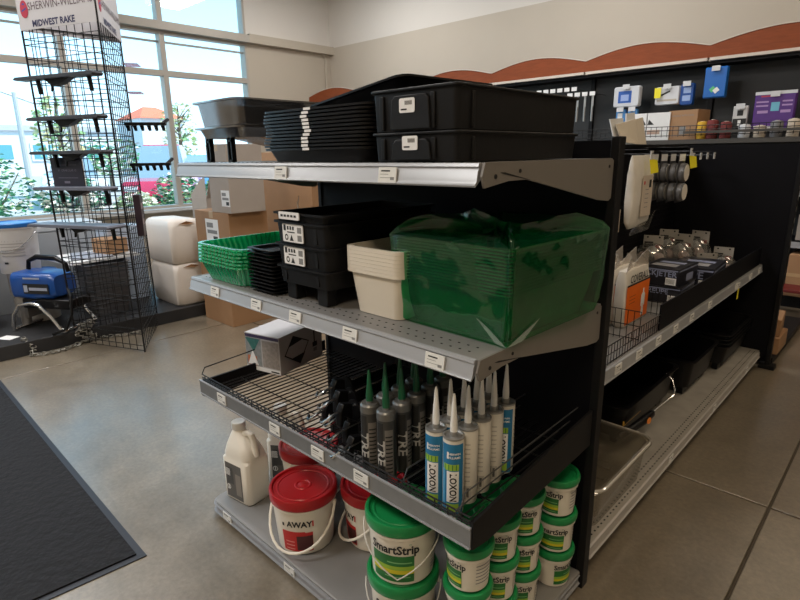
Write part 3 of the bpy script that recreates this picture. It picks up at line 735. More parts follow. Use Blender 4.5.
g.add([onx2((cx_+(p[0]-cx_)*.9, cy_+(p[1]-cy_)*.9)) for p in dm], [(0, 1, 2, 3)], 8)
g.add([(x+.0006, p[0], p[1]) for p in ((-.083, .098), (-.050, .137), (.010, .109))], [(0, 1, 2)], 7)
g.add([(x+.0006, p[0], p[1]) for p in ((-.070, .047), (-.015, .013), (.018, .052))], [(0, 1, 2)], 7)
g.box(x, x+.0005, .075, .082, .07, .13, 7); g.box(x, x+.0005, .066, .095, .055, .075, 7); g.box(x, x+.0005, .07, .092, .035, .05, 9)
g.build('print', [M_white, M_whitep, mat('dark_blue_band', (.05, .04, .10), .5), mat('grey_photo', (.25, .27, .28), .5, noise=.5, nscale=60), mat('weave_photo', (.30, .27, .25), .5, noise=.5, nscale=90), mat('teal_photo', (.04, .16, .15), .5, noise=.5, nscale=60), mat('orange_photo', (.5, .15, .06), .5, noise=.3, nscale=60), M_ink, MATS['grey_white_board'], M_grayink], t, smooth=0)

# caulking guns
def caulk_gun(label, loc, rz=0):
    t = thing('caulking_gun', label, 'caulking gun', loc, rz, 'caulking guns on the wire shelf')
    b = B(); R0 = .029; n = 12     # open half-barrel along +Y
    rings = []
    for y in (0, .008, .24, .246):
        rings.append([(r_*math.cos(a), y, .031+r_*math.sin(a)) for r_, rev in ((R0, 0), (R0-.003, 1)) for a in ([PI+PI*k/n for k in range(n+1)] if not rev else [2*PI-PI*k/n for k in range(n+1)])])
    b.loft(rings)
    b.lathe([(0, 0), (.031, 0), (.031, .008), (0, .008)], 20, 0, T(0, .0, .031, 0, -PI/2)); b.lathe([(0, 0), (.031, 0), (.031, .006), (0, .006)], 20, 0, T(0, .246, .031, 0, -PI/2))
    b.build('barrel', M_plack, t)
    hd = B(); hd.prism([(-.012, .005), (-.012, .060), (-.045, .070), (-.058, .050), (-.060, -.0), (-.050, -.0), (-.045, .030), (-.030, .022)], 'X', -.012, .012)
    hd.build('handle', M_plack, t, bevel=.004)
    B().prism([(-.004, .020), (-.012, -.0), (-.022, .0), (-.018, .03)], 'X', -.007, .007).build('trigger', M_plack, t, bevel=.003)
    rod = B().tube([(0, .20, .045), (0, -.06, .045), (0, -.080, .043), (-.006, -.094, .034), (-.020, -.100, .022), (-.036, -.094, .018), (-.046, -.080, .022)], .0045, 8)
    rod.build('rod', M_chrome, t)
    return t
g0 = None
k = 0
for zz, rows in ((0, (-.665, -.592, -.519, -.446)), (.064, (-.665, -.592, -.519))):
    for i, x in enumerate(rows):
        nm = ['leftmost', 'second', 'third', 'rightmost'][i] if zz == 0 else ['left', 'middle', 'right'][i]
        L = ('black caulking gun lying in the bottom layer, %s of four' % nm) if zz == 0 else ('black caulking gun with silver hooked rod, %s of three on top' % nm)
        loc = (x, -.33+.02*((k*2) % 3-1)-(.03*i), ZWs+zz)
        if g0 is None: g0 = caulk_gun(L, loc)
        else: dup(g0, loc, R_((k*5 % 4-1.5)*1.2), L)
        k += 1

# cartridges
def cartridge(name, kind):
    t = thing(name, '', 'sealant tube')
    R0 = .0245; H = .192
    if kind == 'lox':
        tb_ = B().lathe([(R0-.002, 0), (R0, .004), (R0, H-.004), (R0-.001, H)], 28).build('tube', mat('tube_white', (.66, .63, .56), .4), t)
        B().lathe([(R0-.001, H), (R0+.0008, H+.001), (R0+.0008, H+.005), (R0-.003, H+.006), (R0-.006, H+.002), (.010, H+.003), (.009, H+.014), (.007, H+.014)], 28).build('cap', M_alu, t)
        B().lathe([(.0085, H+.006), (.0085, H+.03), (.0065, H+.06), (.0035, H+.100), (.002, H+.106)], 16).build('nozzle', M_clearnoz, t)
        l = B(); r = R0+.0004; c = -PI/2
        patch(l, r, c-1.25, c+1.05, .004, H-.008, 0, 20)
        patch(l, r+.0003, c-.95, c+.55, .118, .134, 2, 10)          # lime strip
        patch(l, r+.0003, c-.62, c+.55, .036, .116, 1, 10)           # white panel with the name
        patch(l, r+.0003, c-1.15, c-.85, .03, .12, 3, 4)
        patch(l, r+.0003, c-.62, c+.55, .010, .032, 2, 10)
        patch(l, r+.0003, c+1.15, c+1.9, .014, .05, 4, 6)
        for q in range(4): patch(l, r+.0006, c-.8+q*.35, c-.72+q*.35, .119, .133, 5, 2)
        patch(l, r+.0003, c+1.45, c+1.7, .02, .045, 6, 3)
        for q in range(9): patch(l, r+.0003, c+1.25, c+1.75, .062+q*.012, .065+q*.012, 4, 5)
        text_cyl(l, 'LOXON', .0225, r+.0010, c-.03, .074, 6, .03, .90, True)
        text_cyl(l, 'SHERWIN', .0075, r+.0008, c+.05, .160, 1, .02)
        text_cyl(l, 'WILLIAMS.', .0075, r+.0008, c+.05, .151, 1, .02)
        patch(l, r+.0008, c-.6, c-.42, .148, .165, 1, 3)
        l.build('label', [M_blue, M_whitep, M_lime, mat('light_blue_print', (.10, .35, .60), .5), mat('faint_print', (.42, .40, .36), .5), mat('dark_green_print', (.03, .2, .05), .5), M_ink], tb_, smooth=60)
    else:
        tb_ = B().lathe([(R0-.002, 0), (R0, .004), (R0, H-.018), (R0-.001, H-.002)], 28).build('tube', mat('tube_charcoal', (.04, .04, .04), .35), t)
        B().lathe([(R0-.001, H-.018), (R0+.0008, H-.018), (R0+.0008, H), (R0-.003, H+.005), (.010, H+.006), (.009, H+.014), (.007, H+.014)], 28).build('cap', mat('silver_collar', (.16, .16, .155), .35, metal=.4), t)
        B().lathe([(.0095, H+.006), (.0095, H+.03), (.0065, H+.055), (.0035, H+.088), (.002, H+.094)], 16).build('nozzle', M_gnoz, t)
        l = B(); r = R0+.0004; c = -PI/2+.1
        patch(l, r, c-.9, c-.1, .006, .168, 0, 8); patch(l, r, c+.05, c+.95, .012, .150, 1, 8)
        text_cyl(l, 'BIG STRETCH'[0:0] or 'TRE', .034, r+.0008, c-.48, .085, 2, .03, 1.2, True)
        for q in range(10): patch(l, r+.0003, c+.12, c+.86, .03+q*.011, .034+q*.011, 0, 5)
        l.build('label', [M_ink, mat('grey_label', (.17, .16, .15), .5), mat('pale_print', (.42, .41, .39), .5)], tb_, smooth=60)
    return t
FRONT = ['at the front', 'second from the front', 'third from the front', 'fourth from the front', 'at the back']
l0 = None
for cix, (x, nm) in enumerate(((-.101, 'right-hand row'), (-.155, 'left-hand row'))):
    for k in range(5):
        L = 'blue and white sealant tube, %s, %s' % (nm, FRONT[k])
        loc = (x-.002*k, -.474+.0565*k+(.0 if cix == 0 else .002), ZWs)
        rz = [R_(62), R_(-48), R_(-50), R_(-46), R_(22)][k] if cix == 0 else [R_(45), R_(30), R_(60), R_(20), R_(40)][k]
        # label sits at -Y; turn so the front ones face the camera
        rz -= R_(25) if k == 0 or cix else 0
        if l0 is None: l0 = cartridge('sealant_tube', 'lox'); l0['label'] = L; l0['group'] = 'blue and white sealant tubes'; l0.location = loc; l0.rotation_euler = (0, 0, rz)
        else: dup(l0, loc, rz, L)
l0 = None
for cix, (x, nm) in enumerate(((-.306, 'right-hand row'), (-.366, 'left-hand row'))):
    for k in range(5 if cix == 0 else 4):
        L = 'charcoal sealant tube with green nozzle, %s, %s' % (nm, FRONT[k] if k < 4 else 'at the back')
        loc = (x-.005*k, -.486+.0625*k, ZWs)
        rz = R_(25+(k*40 % 50))
        if l0 is None: l0 = cartridge('sealant_tube', 'tre'); l0['label'] = L; l0['group'] = 'charcoal sealant tubes with green nozzles'; l0.location = loc; l0.rotation_euler = (0, 0, rz)
        else: dup(l0, loc, rz, L)
t = thing('red_cap', 'small red plastic cap lying beside the charcoal tubes', 'cap', (-.272, -.505, ZWs))
B().lathe([(.013, 0), (.014, .002), (.013, .016), (.009, .019)], 20).build('cap', M_red, t)

# ------------------------------------------------------------------ base shelf goods
ZBs = ZB+.0004
CAMDIR = math.atan2(-1.365+.45, .587+.75)
def pail(name, label, cat, loc, r0, r1, h, lid_mat, rz, kind, group, handle=True):
    """r0 base radius, r1 rim radius, h total height with lid; printing faces local -Y"""
    t = thing(name, label, cat, loc, rz, group)
    tp = (r1-r0)/h; lh = h*.17
    bo = B().lathe([(0, .003), (r0-.006, .003), (r0-.004, 0), (r0, .003), (r1-.002, h-lh-.012), (r1+.003, h-lh-.012), (r1+.003, h-lh-.004), (r1, h-lh-.004), (r1, h-.01), (0, h-.01)], 48).build('body', M_pail, t)
    lr = r1+.007
    prof = [(lr-.001, h-lh), (lr, h-lh+.003), (lr+.001, h-.008), (lr-.002, h-.001), (lr-.006, h), (lr-.010, h-.001), (lr-.013, h-.007), (lr*.80, h-.0075), (lr*.78, h-.005), (lr*.74, h-.005), (lr*.72, h-.0075)]
    if kind == 'red': prof += [(lr*.26, h-.0075), (lr*.24, h-.005), (lr*.2, h-.005), (lr*.18, h-.007), (lr*.12, h-.007), (lr*.10, h-.0055), (0, h-.0055)]
    else: prof += [(0, h-.0075)]
    L = B().lathe(prof, 48, 0, c0=True, c1=False)
    L.build('lid', lid_mat, t)
    if kind == 'red':
        c = -PI/2; l = B(); rr_ = lambda z_: r0+tp*z_+.0016
        patch(l, rr_(0), c-.62, c+.45, .014, h*.42, 0, 14, tp)
        patch(l, rr_(0)+.0005, c-.10, c+.44, .02, h*.36, 1, 10, tp)
        l.lathe([(rr_(h*.40)+.0006, h*.40), (rr_(h*.44)+.0006, h*.44)], 14, 0, a0=c-.6, a1=c+.2)
        for q in range(3): patch(l, rr_(0)+.0008, c-.5, c-.18, .022+q*.014, .026+q*.014, 3, 6, tp)
        text_cyl(l, 'AWAY', h*.135, rr_(h*.57)+.001, c+.02, h*.57, 2, .035)
        text_cyl(l, '1', h*.135, rr_(h*.57)+.001, c+.46, h*.57, 0, .035)
        patch(l, rr_(0)+.0008, c-.58, c-.50, h*.52, h*.58, 2, 2, tp)
        l.build('label', [M_redlab, mat('dark_red_print', (.06, .01, .01), .5), M_ink, mat('pink_print', (.7, .3, .28), .5)], bo, smooth=60)
    else:
        c = -PI/2; l = B(); rr_ = lambda z_: r0+tp*z_+.0012
        patch(l, rr_(0), c-.75, c+.62, .012, h*.50, 0, 16, tp)
        patch(l, rr_(0)+.0006, c-.75, c+.62, h*.20, h*.265, 1, 16, tp)
        patch(l, rr_(0)+.0004, c-.75, c+.62, h*.265, h*.33, 2, 16, tp)
        patch(l, rr_(0)+.0006, c-.75, c+.2, h*.285, h*.30, 2, 16, tp)
        patch(l, rr_(0)+.0006, c-.2, c+.55, h*.38, h*.40, 3, 10, tp); patch(l, rr_(0)+.0006, c-.3, c+.5, h*.14, h*.155, 3, 10, tp)
        text_cyl(l, 'SmartStrip', h*.185, rr_(h*.60)+.0012, c+.02, h*.60, 4, .028, .92)
        # little leaf sprig after the p
        for q in (0, 1): text_cyl(l, 'o', h*.07, rr_(h*.7)+.0012, c+.5+q*.09, h*.70+q*.012, 5, 0)
        l.build('label', [M_greenlab, M_yel, M_lime, mat('pale_green_print', (.2, .45, .2), .5), M_ink, mat('sage_print', (.2, .35, .25), .5)], bo, smooth=60)
        bk = B(); patch(bk, rr_(0), c+1.2, c+2.2, .02, h*.55, 0, 10, tp)
        for q in range(7): patch(bk, rr_(0)+.0005, c+1.28, c+2.1, .026+q*.010, .029+q*.010, 1, 8, tp)
        bk.build('back_label', [mat('off_white_label', (.68, .65, .58), .5), M_grayink], bo, smooth=60)
    if handle:
        hb = B(); zt = h-lh-.016; R2 = r1+.006
        th = .0045 if kind == 'red' else .0018
        drop = h*.62 if kind == 'red' else h*.55
        ang0 = R_(-14) if kind == 'red' else R_(8)
        P = []
        for i in range(17):
            u = i/16; a = PI+u*PI   # from -X round the front (-Y) to +X
            if kind == 'red': dz = drop*math.sin(u*PI)**.8; ex = .012*math.sin(u*PI)
            else: dz = drop*(1-abs(2*u-1)); ex = .006
            P.append(((R2+ex)*math.cos(a), (R2+ex)*math.sin(a), zt-dz))
        hb.tube(P, th, 8, 0, T(0, 0, 0, ang0))
        hb.build('handle', M_white if kind == 'red' else mat('wire_handle', (.6, .58, .54), .3), t)
        e = B()
        for s_ in (-1, 1): e.lathe([(0, -.004), (.008, -.004), (.008, .006), (0, .006)], 12, 0, T(0, 0, 0, ang0) @ T(s_*(r1+.002), 0, zt, 0, 0, PI/2))
        e.build('handle_ear', M_pail, bo)
    return t
FC = R_(90)+CAMDIR
HR = .21
pail('pail', 'large white pail with red lid at the front of the base shelf', 'pail', (-.768, -.430, ZBs), .092, .106, HR, M_red, FC+R_(-14), 'red', 'white pails with red lids')
pail('pail', 'red-lidded white pail behind the front one, beside the white jug', 'pail', (-.975, -.250, ZBs), .092, .106, HR, M_red, FC+R_(60), 'red', 'white pails with red lids')
pail('pail', 'red-lidded white pail half hidden behind the large green-lidded pails', 'pail', (-.600, -.262, ZBs), .092, .106, HR, M_red, FC+R_(-75), 'red', 'white pails with red lids')
for k, lb in enumerate(('lower large white pail with green lid, under its twin', 'upper large white pail with green lid and wire handle, beneath the price rail')):
    pail('pail', lb, 'pail', (-.285, -.455, ZBs+k*.1865), .083, .092, .186, M_green, FC+R_(-24-k*4), 'green', 'large green-lidded pails')
# small tubs
tub0 = None
stacks = [(-.083, -.432, 'front', R_(-60), ((0, R_(-36)), (1, R_(-36)), (2, R_(-50)))), (-.088, -.300, 'second', 0, ((0, R_(2)), (1, R_(-2)), (2, R_(0)))), (-.092, -.168, 'third', 0, ((0, 0), (1, R_(2)), (2, R_(4)))), (-.060, -.026, 'rearmost', 0, ((0, R_(55)), (1, R_(0)), (2, R_(-25))))]
for (x, y, nm, _, lv) in stacks:
    for (k, dr) in lv:
        L = 'small white tub with green lid, %s of the %s stack' % (['bottom', 'middle', 'top'][k], nm)
        ang = math.atan2(-1.365-y, .587-x)+PI/2+dr-.05
        loc = (x, y, ZBs+k*.1225)
        if tub0 is None:
            tub0 = pail('tub', L, 'tub', loc, .050, .0555, .122, M_green, ang, 'green', 'small green-lidded tubs', handle=False)
        else: dup(tub0, loc, ang, L)
for i, (x, y) in enumerate(((-.225, -.200), (-.225, -.065), (-.36, -.10))):
    for k in range(2): dup(tub0, (x, y, ZBs+k*.1225), 1.2+i, 'small white tub with green lid, %s, deep behind the %s' % (['bottom', 'top'][k], ['front stacks', 'third stack', 'large pails'][i]))
# jugs
def jug(label, loc, rz):
    t = thing('jug', label, 'jug', loc, rz, 'white jugs on the base shelf')
    b = B(); w, d = .148, .112
    b.loft([rr(w-.012, d-.012, .018, 0, 6), rr(w, d, .022, .006, 6), rr(w, d, .022, .170, 6), rr(w-.006, d-.006, .035, .178, 6), rr(w-.004, d-.004, .035, .190, 6), rr(w-.03, d-.022, .035, .225, 6, -.006), rr(w-.066, d-.048, .03, .255, 6, -.014), rr(.052, .052, .0259, .270, 6, -.022), rr(.046, .046, .0229, .275, 6, -.022), rr(.046, .046, .0229, .282, 6, -.022)], 0)
    b.build('body', M_white, t, smooth=50)
    B().lathe([(.025, .280), (.0262, .282), (.0262, .305), (.024, .308), (0, .308)], 28, 0, T(-.022, 0, 0)).build('cap', mat('white_cap', (.66, .65, .62), .4), t)
    B().tube([(.005, 0, .262), (.030, 0, .272), (.050, 0, .268), (.060, 0, .245), (.064, 0, .215), (.066, 0, .190)], [.011, .012, .012, .012, .012, .013], 10).build('handle', M_white, t)
    l = B(); y = -d/2-.0007
    l.box(-.052, .040, y, y+.0004, .012, .158, 0); l.box(-.045, -.010, y-.0004, y, .07, .140, 1); l.box(.004, .034, y-.0004, y, .03, .12, 2)
    for q in range(6): l.box(-.05, -.025, y-.0008, y-.0004, .105+q*.005, .107+q*.005, 3)
    for j in range(14):
        A0 = j*2*PI/14; A1 = (j+1)*2*PI/14
        l.add([(-.038+.011*math.cos(A0), y-.001, .055+.011*math.sin(A0)), (-.038+.011*math.cos(A1), y-.001, .055+.011*math.sin(A1)), (-.038+.008*math.cos(A1), y-.001, .055+.008*math.sin(A1)), (-.038+.008*math.cos(A0), y-.001, .055+.008*math.sin(A0))], [(0, 1, 2, 3)], 3)
    l.box(-.040, -.036, y-.0012, y-.0004, .048, .062, 3)
    l.build('label', [mat('grey_jug_label', (.10, .095, .09), .4), mat('dark_jug_label', (.05, .05, .05), .4), mat('mid_jug_label', (.22, .20, .18), .4), M_whitep], t, smooth=0)
    return t
j = jug('white plastic jug with grey label at the left end of the base shelf', (-1.128, -.435, ZBs), R_(8))
dup(j, (-1.13, -.24, ZBs), R_(35), 'second white jug, behind the front jug and the red-lidded pail')

# ------------------------------------------------------------------ long bay goods: middle shelf
ZS = ZBM+.0006
# bagged coveralls
t0 = None
for k in range(5):
    nm = ['nearest the aisle, showing its orange front', 'second from the aisle', 'third from the aisle', 'fourth from the aisle', 'nearest the pegboard'][k]
    L = 'bagged white coverall, ' + nm
    x = -.190-k*.052; w = .25; h = .225
    if t0 is None:
        t0 = thing('coverall_bag', L, 'packaged coverall', (x, .84, ZS), 0, 'bagged coveralls on the shelf')
        b = B()
        for (fa, zz) in ((1, 0),):
            rings = []
            for (zz, dp, ww) in ((0, .04, w-.02), (.015, .050, w), (.10, .050, w), (.18, .046, w-.004), (h, .030, w-.01)):
                rings.append(rr(dp, ww, .012, zz, 4, -.025))
            b.loft(rings)
        b.build('pack', M_bag, t0, smooth=50)
        c = B()
        c.add([(-.01, -w/2+.01, h-.01), (-.005, -w/2+.03, h+.055), (-.02, -.03, h+.012), (-.01, .03, h+.05), (-.012, w/2-.02, h+.065), (-.01, w/2-.005, h-.01), (-.035, 0, h-.015)], [(0, 1, 2), (0, 2, 6), (2, 3, 6), (3, 4, 5), (3, 5, 6)])
        c.build('bag_top', film('milky_film', (.8, .76, .7), .3, .2, .45, (.75, .70, .64)), t0, smooth=0, solid=.0015)
        g = B(); x_ = .0008
        g.box(x_, x_+.0005, -w/2+.006, w/2-.01, .012, .165, 0); g.box(x_, x_+.0006, -w/2+.006, w/2-.01, .165, .172, 1)
        text_on(g, 'COVERALL', .044, face_xpos(x_+.0008, 0.0, .190), 1, .02, .88)
        # little standing figure in a white suit
        for (ya, yb, za, zb) in ((.045, .053, .02, .075), (.058, .066, .02, .075), (.042, .069, .07, .115), (.036, .042, .06, .11), (.069, .075, .06, .11), (.050, .061, .116, .134)): g.box(x_+.0006, x_+.0012, ya, yb, za, zb, 2)
        for q in range(3): g.box(x_+.0006, x_+.001, -.09, -.03, .120-q*.014, .123-q*.014, 3)
        g.build('front_print', [M_orange, M_ink, M_whitep, mat('dark_orange_print', (.45, .08, .01), .5)], t0, smooth=0)
    else: dup(t0, (x, .84+.006*(k % 2), ZS), R_((k % 3-1)*1.2), L)

# boxed respirators
def blackbox(label, loc, rz, w, d, h, word):
    t = thing('product_box', label, 'box', loc, rz, 'black boxes on the long shelf')
    B().box(-w/2, w/2, -d/2, d/2, 0, h).build('carton', mat('black_board', (.012, .012, .018), .35), t, bevel=.001)
    g = B(); y = -d/2-.0006
    text_on(g, word, h*.42, face_yneg(-w*.08, y-.0004, h*.68), 1, .02)
    g.box(w*.18, w*.45, y, y+.0004, h*.12, h*.5, 0)
    for q in range(8): g.box(w*.20+q*w*.028, w*.21+q*w*.028, y-.0004, y, h*.18, h*.44, 2)
    x_ = w/2+.0006
    g.box(x_-.0004, x_, -d/2+.004, d/2-.004, h*.84, h*.9, 1); g.box(x_-.0004, x_, -d*.1, d*.25, h*.2, h*.6, 1); g.box(-w/2+.004, w/2-.004, y, y+.0004, h*.86, h*.92, 1)
    g.box(-w*.35, w*.3, -d*.3, -d*.05, h, h+.0006, 3); g.box(-w*.3, w*.35, d*.05, d*.22, h, h+.0006, 1)
    g.build('print', [M_whitep, mat('blue_grey_print', (.25, .28, .42), .5), M_ink, mat('grey_print', (.3, .3, .32), .5)], t, smooth=0); return t
blackbox('lower black respirator box behind the wire divider', (-.230, 1.34, ZS), R_(3), .17, .24, .075, 'REUPE')
blackbox('upper black respirator box with pale lettering, on the lower box', (-.235, 1.345, ZS+.0762), R_(-2), .17, .25, .085, 'RACKJETER')
blackbox('flat black respirator box right of the lettered box, behind the front board', (-.200, 1.68, ZS), R_(4), .20, .30, .12, 'REUPE')
blackbox('black respirator box beneath the clear respirator packs', (-.44, 1.95, ZS), R_(2), .26, .60, .09, 'REUPE')
# clamshell respirators
def clam(label, loc, rz, s=1):
    t = thing('respirator_pack', label, 'respirator pack', loc, rz, 'clear respirator packs')
    b = B()
    b.loft([[(p[0]*s, p[1]*s, p[2]*s) for p in r_] for r_ in (rr(.16, .13, .05, 0), rr(.165, .135, .05, .02), rr(.15, .12, .05, .06), rr(.10, .085, .04, .09), rr(.05, .04, .02, .098))]); b.build('clear_shell', M_film, t)
    m = B()
    for sx in (-1, 1): m.lathe([(0, 0), (.026, .0), (.028, .01), (.024, .03), (.0, .034)], 20, 0, T(sx*.040*s, -.02*s, .02*s, 0, R_(60)))
    m.lathe([(.03*s, .01*s), (.04*s, .03*s), (.035*s, .06*s), (.012*s, .082*s), (0, .085*s)], 20, 1)
    m.build('mask', [mat('mask_pink_grey', (.34, .26, .25), .6), mat('mask_grey', (.20, .20, .20), .45)], t)
    c = B().box(-.05*s, .05*s, .050*s, .052*s, .06*s, .135*s, 0).box(-.045*s, .0, .049*s, .0495*s, .065*s, .10*s, 1).box(.01*s, .04*s, .049*s, .0495*s, .065*s, .085*s, 2)
    c.lathe([(0, 0), (.005, 0), (.005, .001), (0, .001)], 8, 3, T(-.03*s, .0488*s, .125*s, 0, PI/2)).lathe([(0, 0), (.005, 0), (.005, .001), (0, .001)], 8, 3, T(.03*s, .0488*s, .125*s, 0, PI/2))
    c.build('header_card', [mat('pale_card', (.32, .30, .27), .6), M_ink, mat('red_card_print', (.35, .05, .04), .5), M_hole], t, smooth=0); return t
c0 = clam('clear respirator pack at the left, behind the upper black box', (-.44, 1.43, ZS), R_(10), 1)
c0.location.z = ZS+.0001; 
ZQ = ZS+.0905
c0.location = (-.45, 1.44, ZS)
for (x, y, z, rz, L) in ((-.50, 1.60, ZS+.0, 5, 'clear respirator pack with white header card behind the lettered black box'),
                          (-.45, 1.72, ZQ, 15, 'clear respirator pack on the long black box, left end'),
                          (-.36, 1.88, ZQ, -5, 'clear respirator pack on the long black box, middle'),
                          (-.47, 2.02, ZQ, 12, 'clear respirator pack on the long black box, beside the pegboard'),
                          (-.33, 2.06, ZQ, -12, 'clear respirator pack on the long black box, right end'),
                          (-.20, 1.86, ZS, 25, 'large clear respirator pack leaning behind the front board'),
                          (-.20, 2.12, ZS, 5, 'rightmost clear respirator pack, nearest the dark divider')):
    dup(c0, (x, y, z), R_(rz), L)
# hanging goods on the pegboard
def hook(y, z, x1, label):
    t = thing('peg_hook', label, 'hook', (XS+.003, y, z), 0, 'pegboard hooks')
    L = x1-XS
    B().tube([(0, 0, 0), (L-.003, 0, 0), (L+.004, 0, .006)], .0022, 6).tube([(0, 0, .02), (L-.02, 0, .02)], .0018, 6).build('wire', M_wire, t)
    B().box(L-.006, L-.003, -.016, .016, -.024, .014).build('price_flag', mat('grey_flag', (.55, .56, .58), .5), t, smooth=0)
    return t
def ytag(parent, x, y, z):
    B().add([(x-.012, y-.014, z), (x+.014, y+.012, z-.006), (x+.018, y+.030, z-.060), (x-.006, y+.004, z-.068)], [(0, 1, 2, 3)]).build('sale_tag', M_yeltag, parent, smooth=0, solid=.001)
h1 = hook(1.03, 1.315, -.40, 'peg hook with small yellow tag beside the end panel'); ytag(h1, .19, 0, -.025)
h2 = hook(1.24, 1.315, -.33, 'peg hook holding the big coverall bag'); ytag(h2, .27, .01, -.02)
h3 = hook(1.80, 1.325, -.33, 'peg hook holding the round filter packs'); ytag(h3, .27, .012, -.022)
for (y, nm) in ((2.02, 'first'), (2.15, 'second'), (2.28, 'third'), (2.42, 'last')): hook(y, 1.30, -.38, 'empty peg hook with a white price flag, %s of four by the divider' % nm)
t = thing('coverall_bag', 'tall clear bag with white coverall hanging from the pegboard', 'packaged coverall', (-.36, 1.25, .985), 0)
b = B(); rings = []
for (zz, dp, ww) in ((0, .01, .20), (.03, .03, .235), (.12, .042, .24), (.24, .036, .235), (.30, .02, .235), (.325, .005, .238)): rings.append(rr(dp, ww, .002+dp*.25, zz, 4, -.016))
b.loft(rings).build('pack', M_bag, t, smooth=60)
g = B().box(.0078, .0088, -.03, .095, .05, .235, 0).box(.009, .0094, -.015, .0, .195, .21, 1).box(.009, .0094, .05, .075, .18, .215, 2)
for q in range(5): g.box(.009, .0094, 0.01, .05, .09+q*.02, .093+q*.02, 3)
g.build('label', [mat('beige_label', (.58, .50, .42), .5), M_redlab, M_ink, M_grayink], t, smooth=0)
f = B().add([(.012, -.13, .0), (.02, -.08, .02), (.01, .10, .03), (.02, .13, .07), (.0, .12, -.02), (.0, -.12, -.03)], [(0, 1, 5), (1, 2, 4, 5), (2, 3, 4)]); f.build('bag_tail', M_film, t, smooth=0, solid=.001)
t = thing('filter_pack', '', 'filter pack', (-.5, 1.80, 1.06), 0, 'round filter packs on one hook')
for zz in (.055, .155):
    B().lathe([(0, -.012), (.040, -.012), (.047, -.006), (.047, .012), (.043, .016), (0, .016)], 28, 0, T(0, 0, zz, 0, 0, PI/2)).lathe([(0, .0165), (.042, .0165), (.042, .0175), (0, .0175)], 28, 1, T(0, 0, zz, 0, 0, PI/2)).build('filter', [mat('filter_side', (.10, .10, .10), .3), mat('white_filter', (.72, .68, .62), .5)], t)
    B().lathe([(.0475, -.013), (.049, -.011), (.049, .004), (.0475, .006)], 28, 0, T(0, 0, zz, 0, 0, PI/2)).build('filter_rim', M_grey, t)
B().box(-.014, -.012, -.052, .052, .0, .255).build('backing_card', mat('dark_card', (.03, .03, .035), .4), t, smooth=0)
B().box(-.0118, -.0112, -.045, .045, .215, .250).build('card_print', M_whitep, t, smooth=0)
FP = t
for k in range(5):
    L = 'pack of two round filters, %s from the hook end' % ['first', 'second', 'third', 'fourth', 'fifth'][4-k]
    loc = (-.54+k*.045, 1.80, 1.06)
    if k == 0: FP.location = loc; FP['label'] = L
    else: dup(FP, loc, R_((k % 2)*3), L)
t = thing('small_box', 'small beige box hanging low on the pegboard beside the end panel', 'box', (-.44, 1.085, 1.015), R_(-6))
t.scale = (.9, .62, .85)
B().box(-.05, .04, -.06, .06, -.05, .07).build('carton', mat('beige_board', (.50, .42, .34), .6), t, bevel=.001)
B().box(.0402, .0407, -.045, -.01, -.04, -.03).box(.0402, .0407, -.03, .03, .0, .005).build('print', M_grayink, t, smooth=0)
B().tube([(-.125, 0, .078), (-.04, 0, .078), (.0, 0, .078)], .002).build('hook_wire', M_wire, t)

# papers and wire rail on top of the long gondola
ztop = 1.3625
t = thing('leaflet_stack', 'cream leaflets propped up on top of the gondola', 'leaflets', (-.585, 1.60, ztop), 0)
def page(pts, bend, m):
    q = B(); n = len(pts)
    q.loft([[(x, y, z_) for x, y, z_ in pts], [(x-.006, y+.001, z_) for x, y, z_ in pts]]); return q.build('leaflet', m, t, smooth=0)
M_cpap = mat('cream_paper', (.70, .63, .53), .7)
page([(.03, -.15, .012), (.04, .03, 0), (.02, .02, .125), (.0, -.17, .095)], 0, M_cpap)
page([(.04, .032, 0), (.025, .19, .0), (.0, .17, .140), (.02, .022, .125)], 0, M_cpap)
page([(.0, -.19, .04), (.0, -.05, .0), (-.02, -.04, .13), (-.02, -.20, .12)], 0, mat('white_paper_b', (.66, .66, .66), .7))
page([(-.01, .0, 0), (-.01, .14, 0), (-.03, .13, .165), (-.03, .02, .155)], 0, MATS['white_paper_b'])

# ------------------------------------------------------------------ long bay goods: base shelf
ZD = ZDK+.001
t = thing('roller_tray', 'clear plastic ribbed roller tray at the near end of the long base shelf', 'tray', (-.215, .41, ZD), 0)
t.scale = (1, 1, 1.2)
b = B()
def crr(a, c, z_, r_=.05): return rr(a, c, r_, z_, 5)
b.loft([crr(.36, .44, 0), crr(.39, .47, .125), crr(.405, .485, .127), crr(.42, .50, .122), crr(.42, .50, .128), crr(.405, .485, .134), crr(.386, .466, .134), crr(.352, .432, .003)])
b.build('shell', M_filmb, t)
r = B()
for k in range(5): r.tube([(-.15, -.18+k*.06, .012+k*.012), (.12, -.18+k*.06, .012+k*.012)], .003, 6)
for k in range(5):
    for q in (-.15, .12): r.lathe([(0, -.005), (.0045, 0), (0, .005)], 8, 0, T(q, -.18+k*.06, .018+k*.012))
r.build('ribs', M_filmb, t)
B().tube([(p[0], p[1], .131) for p in rr(.412, .492, .055, 0, 6)], .0055, 8, closed=True).build('rim', film('thick_clear_rim', (.75, .72, .66), .7, .15, .65, (.80, .75, .68)), t)

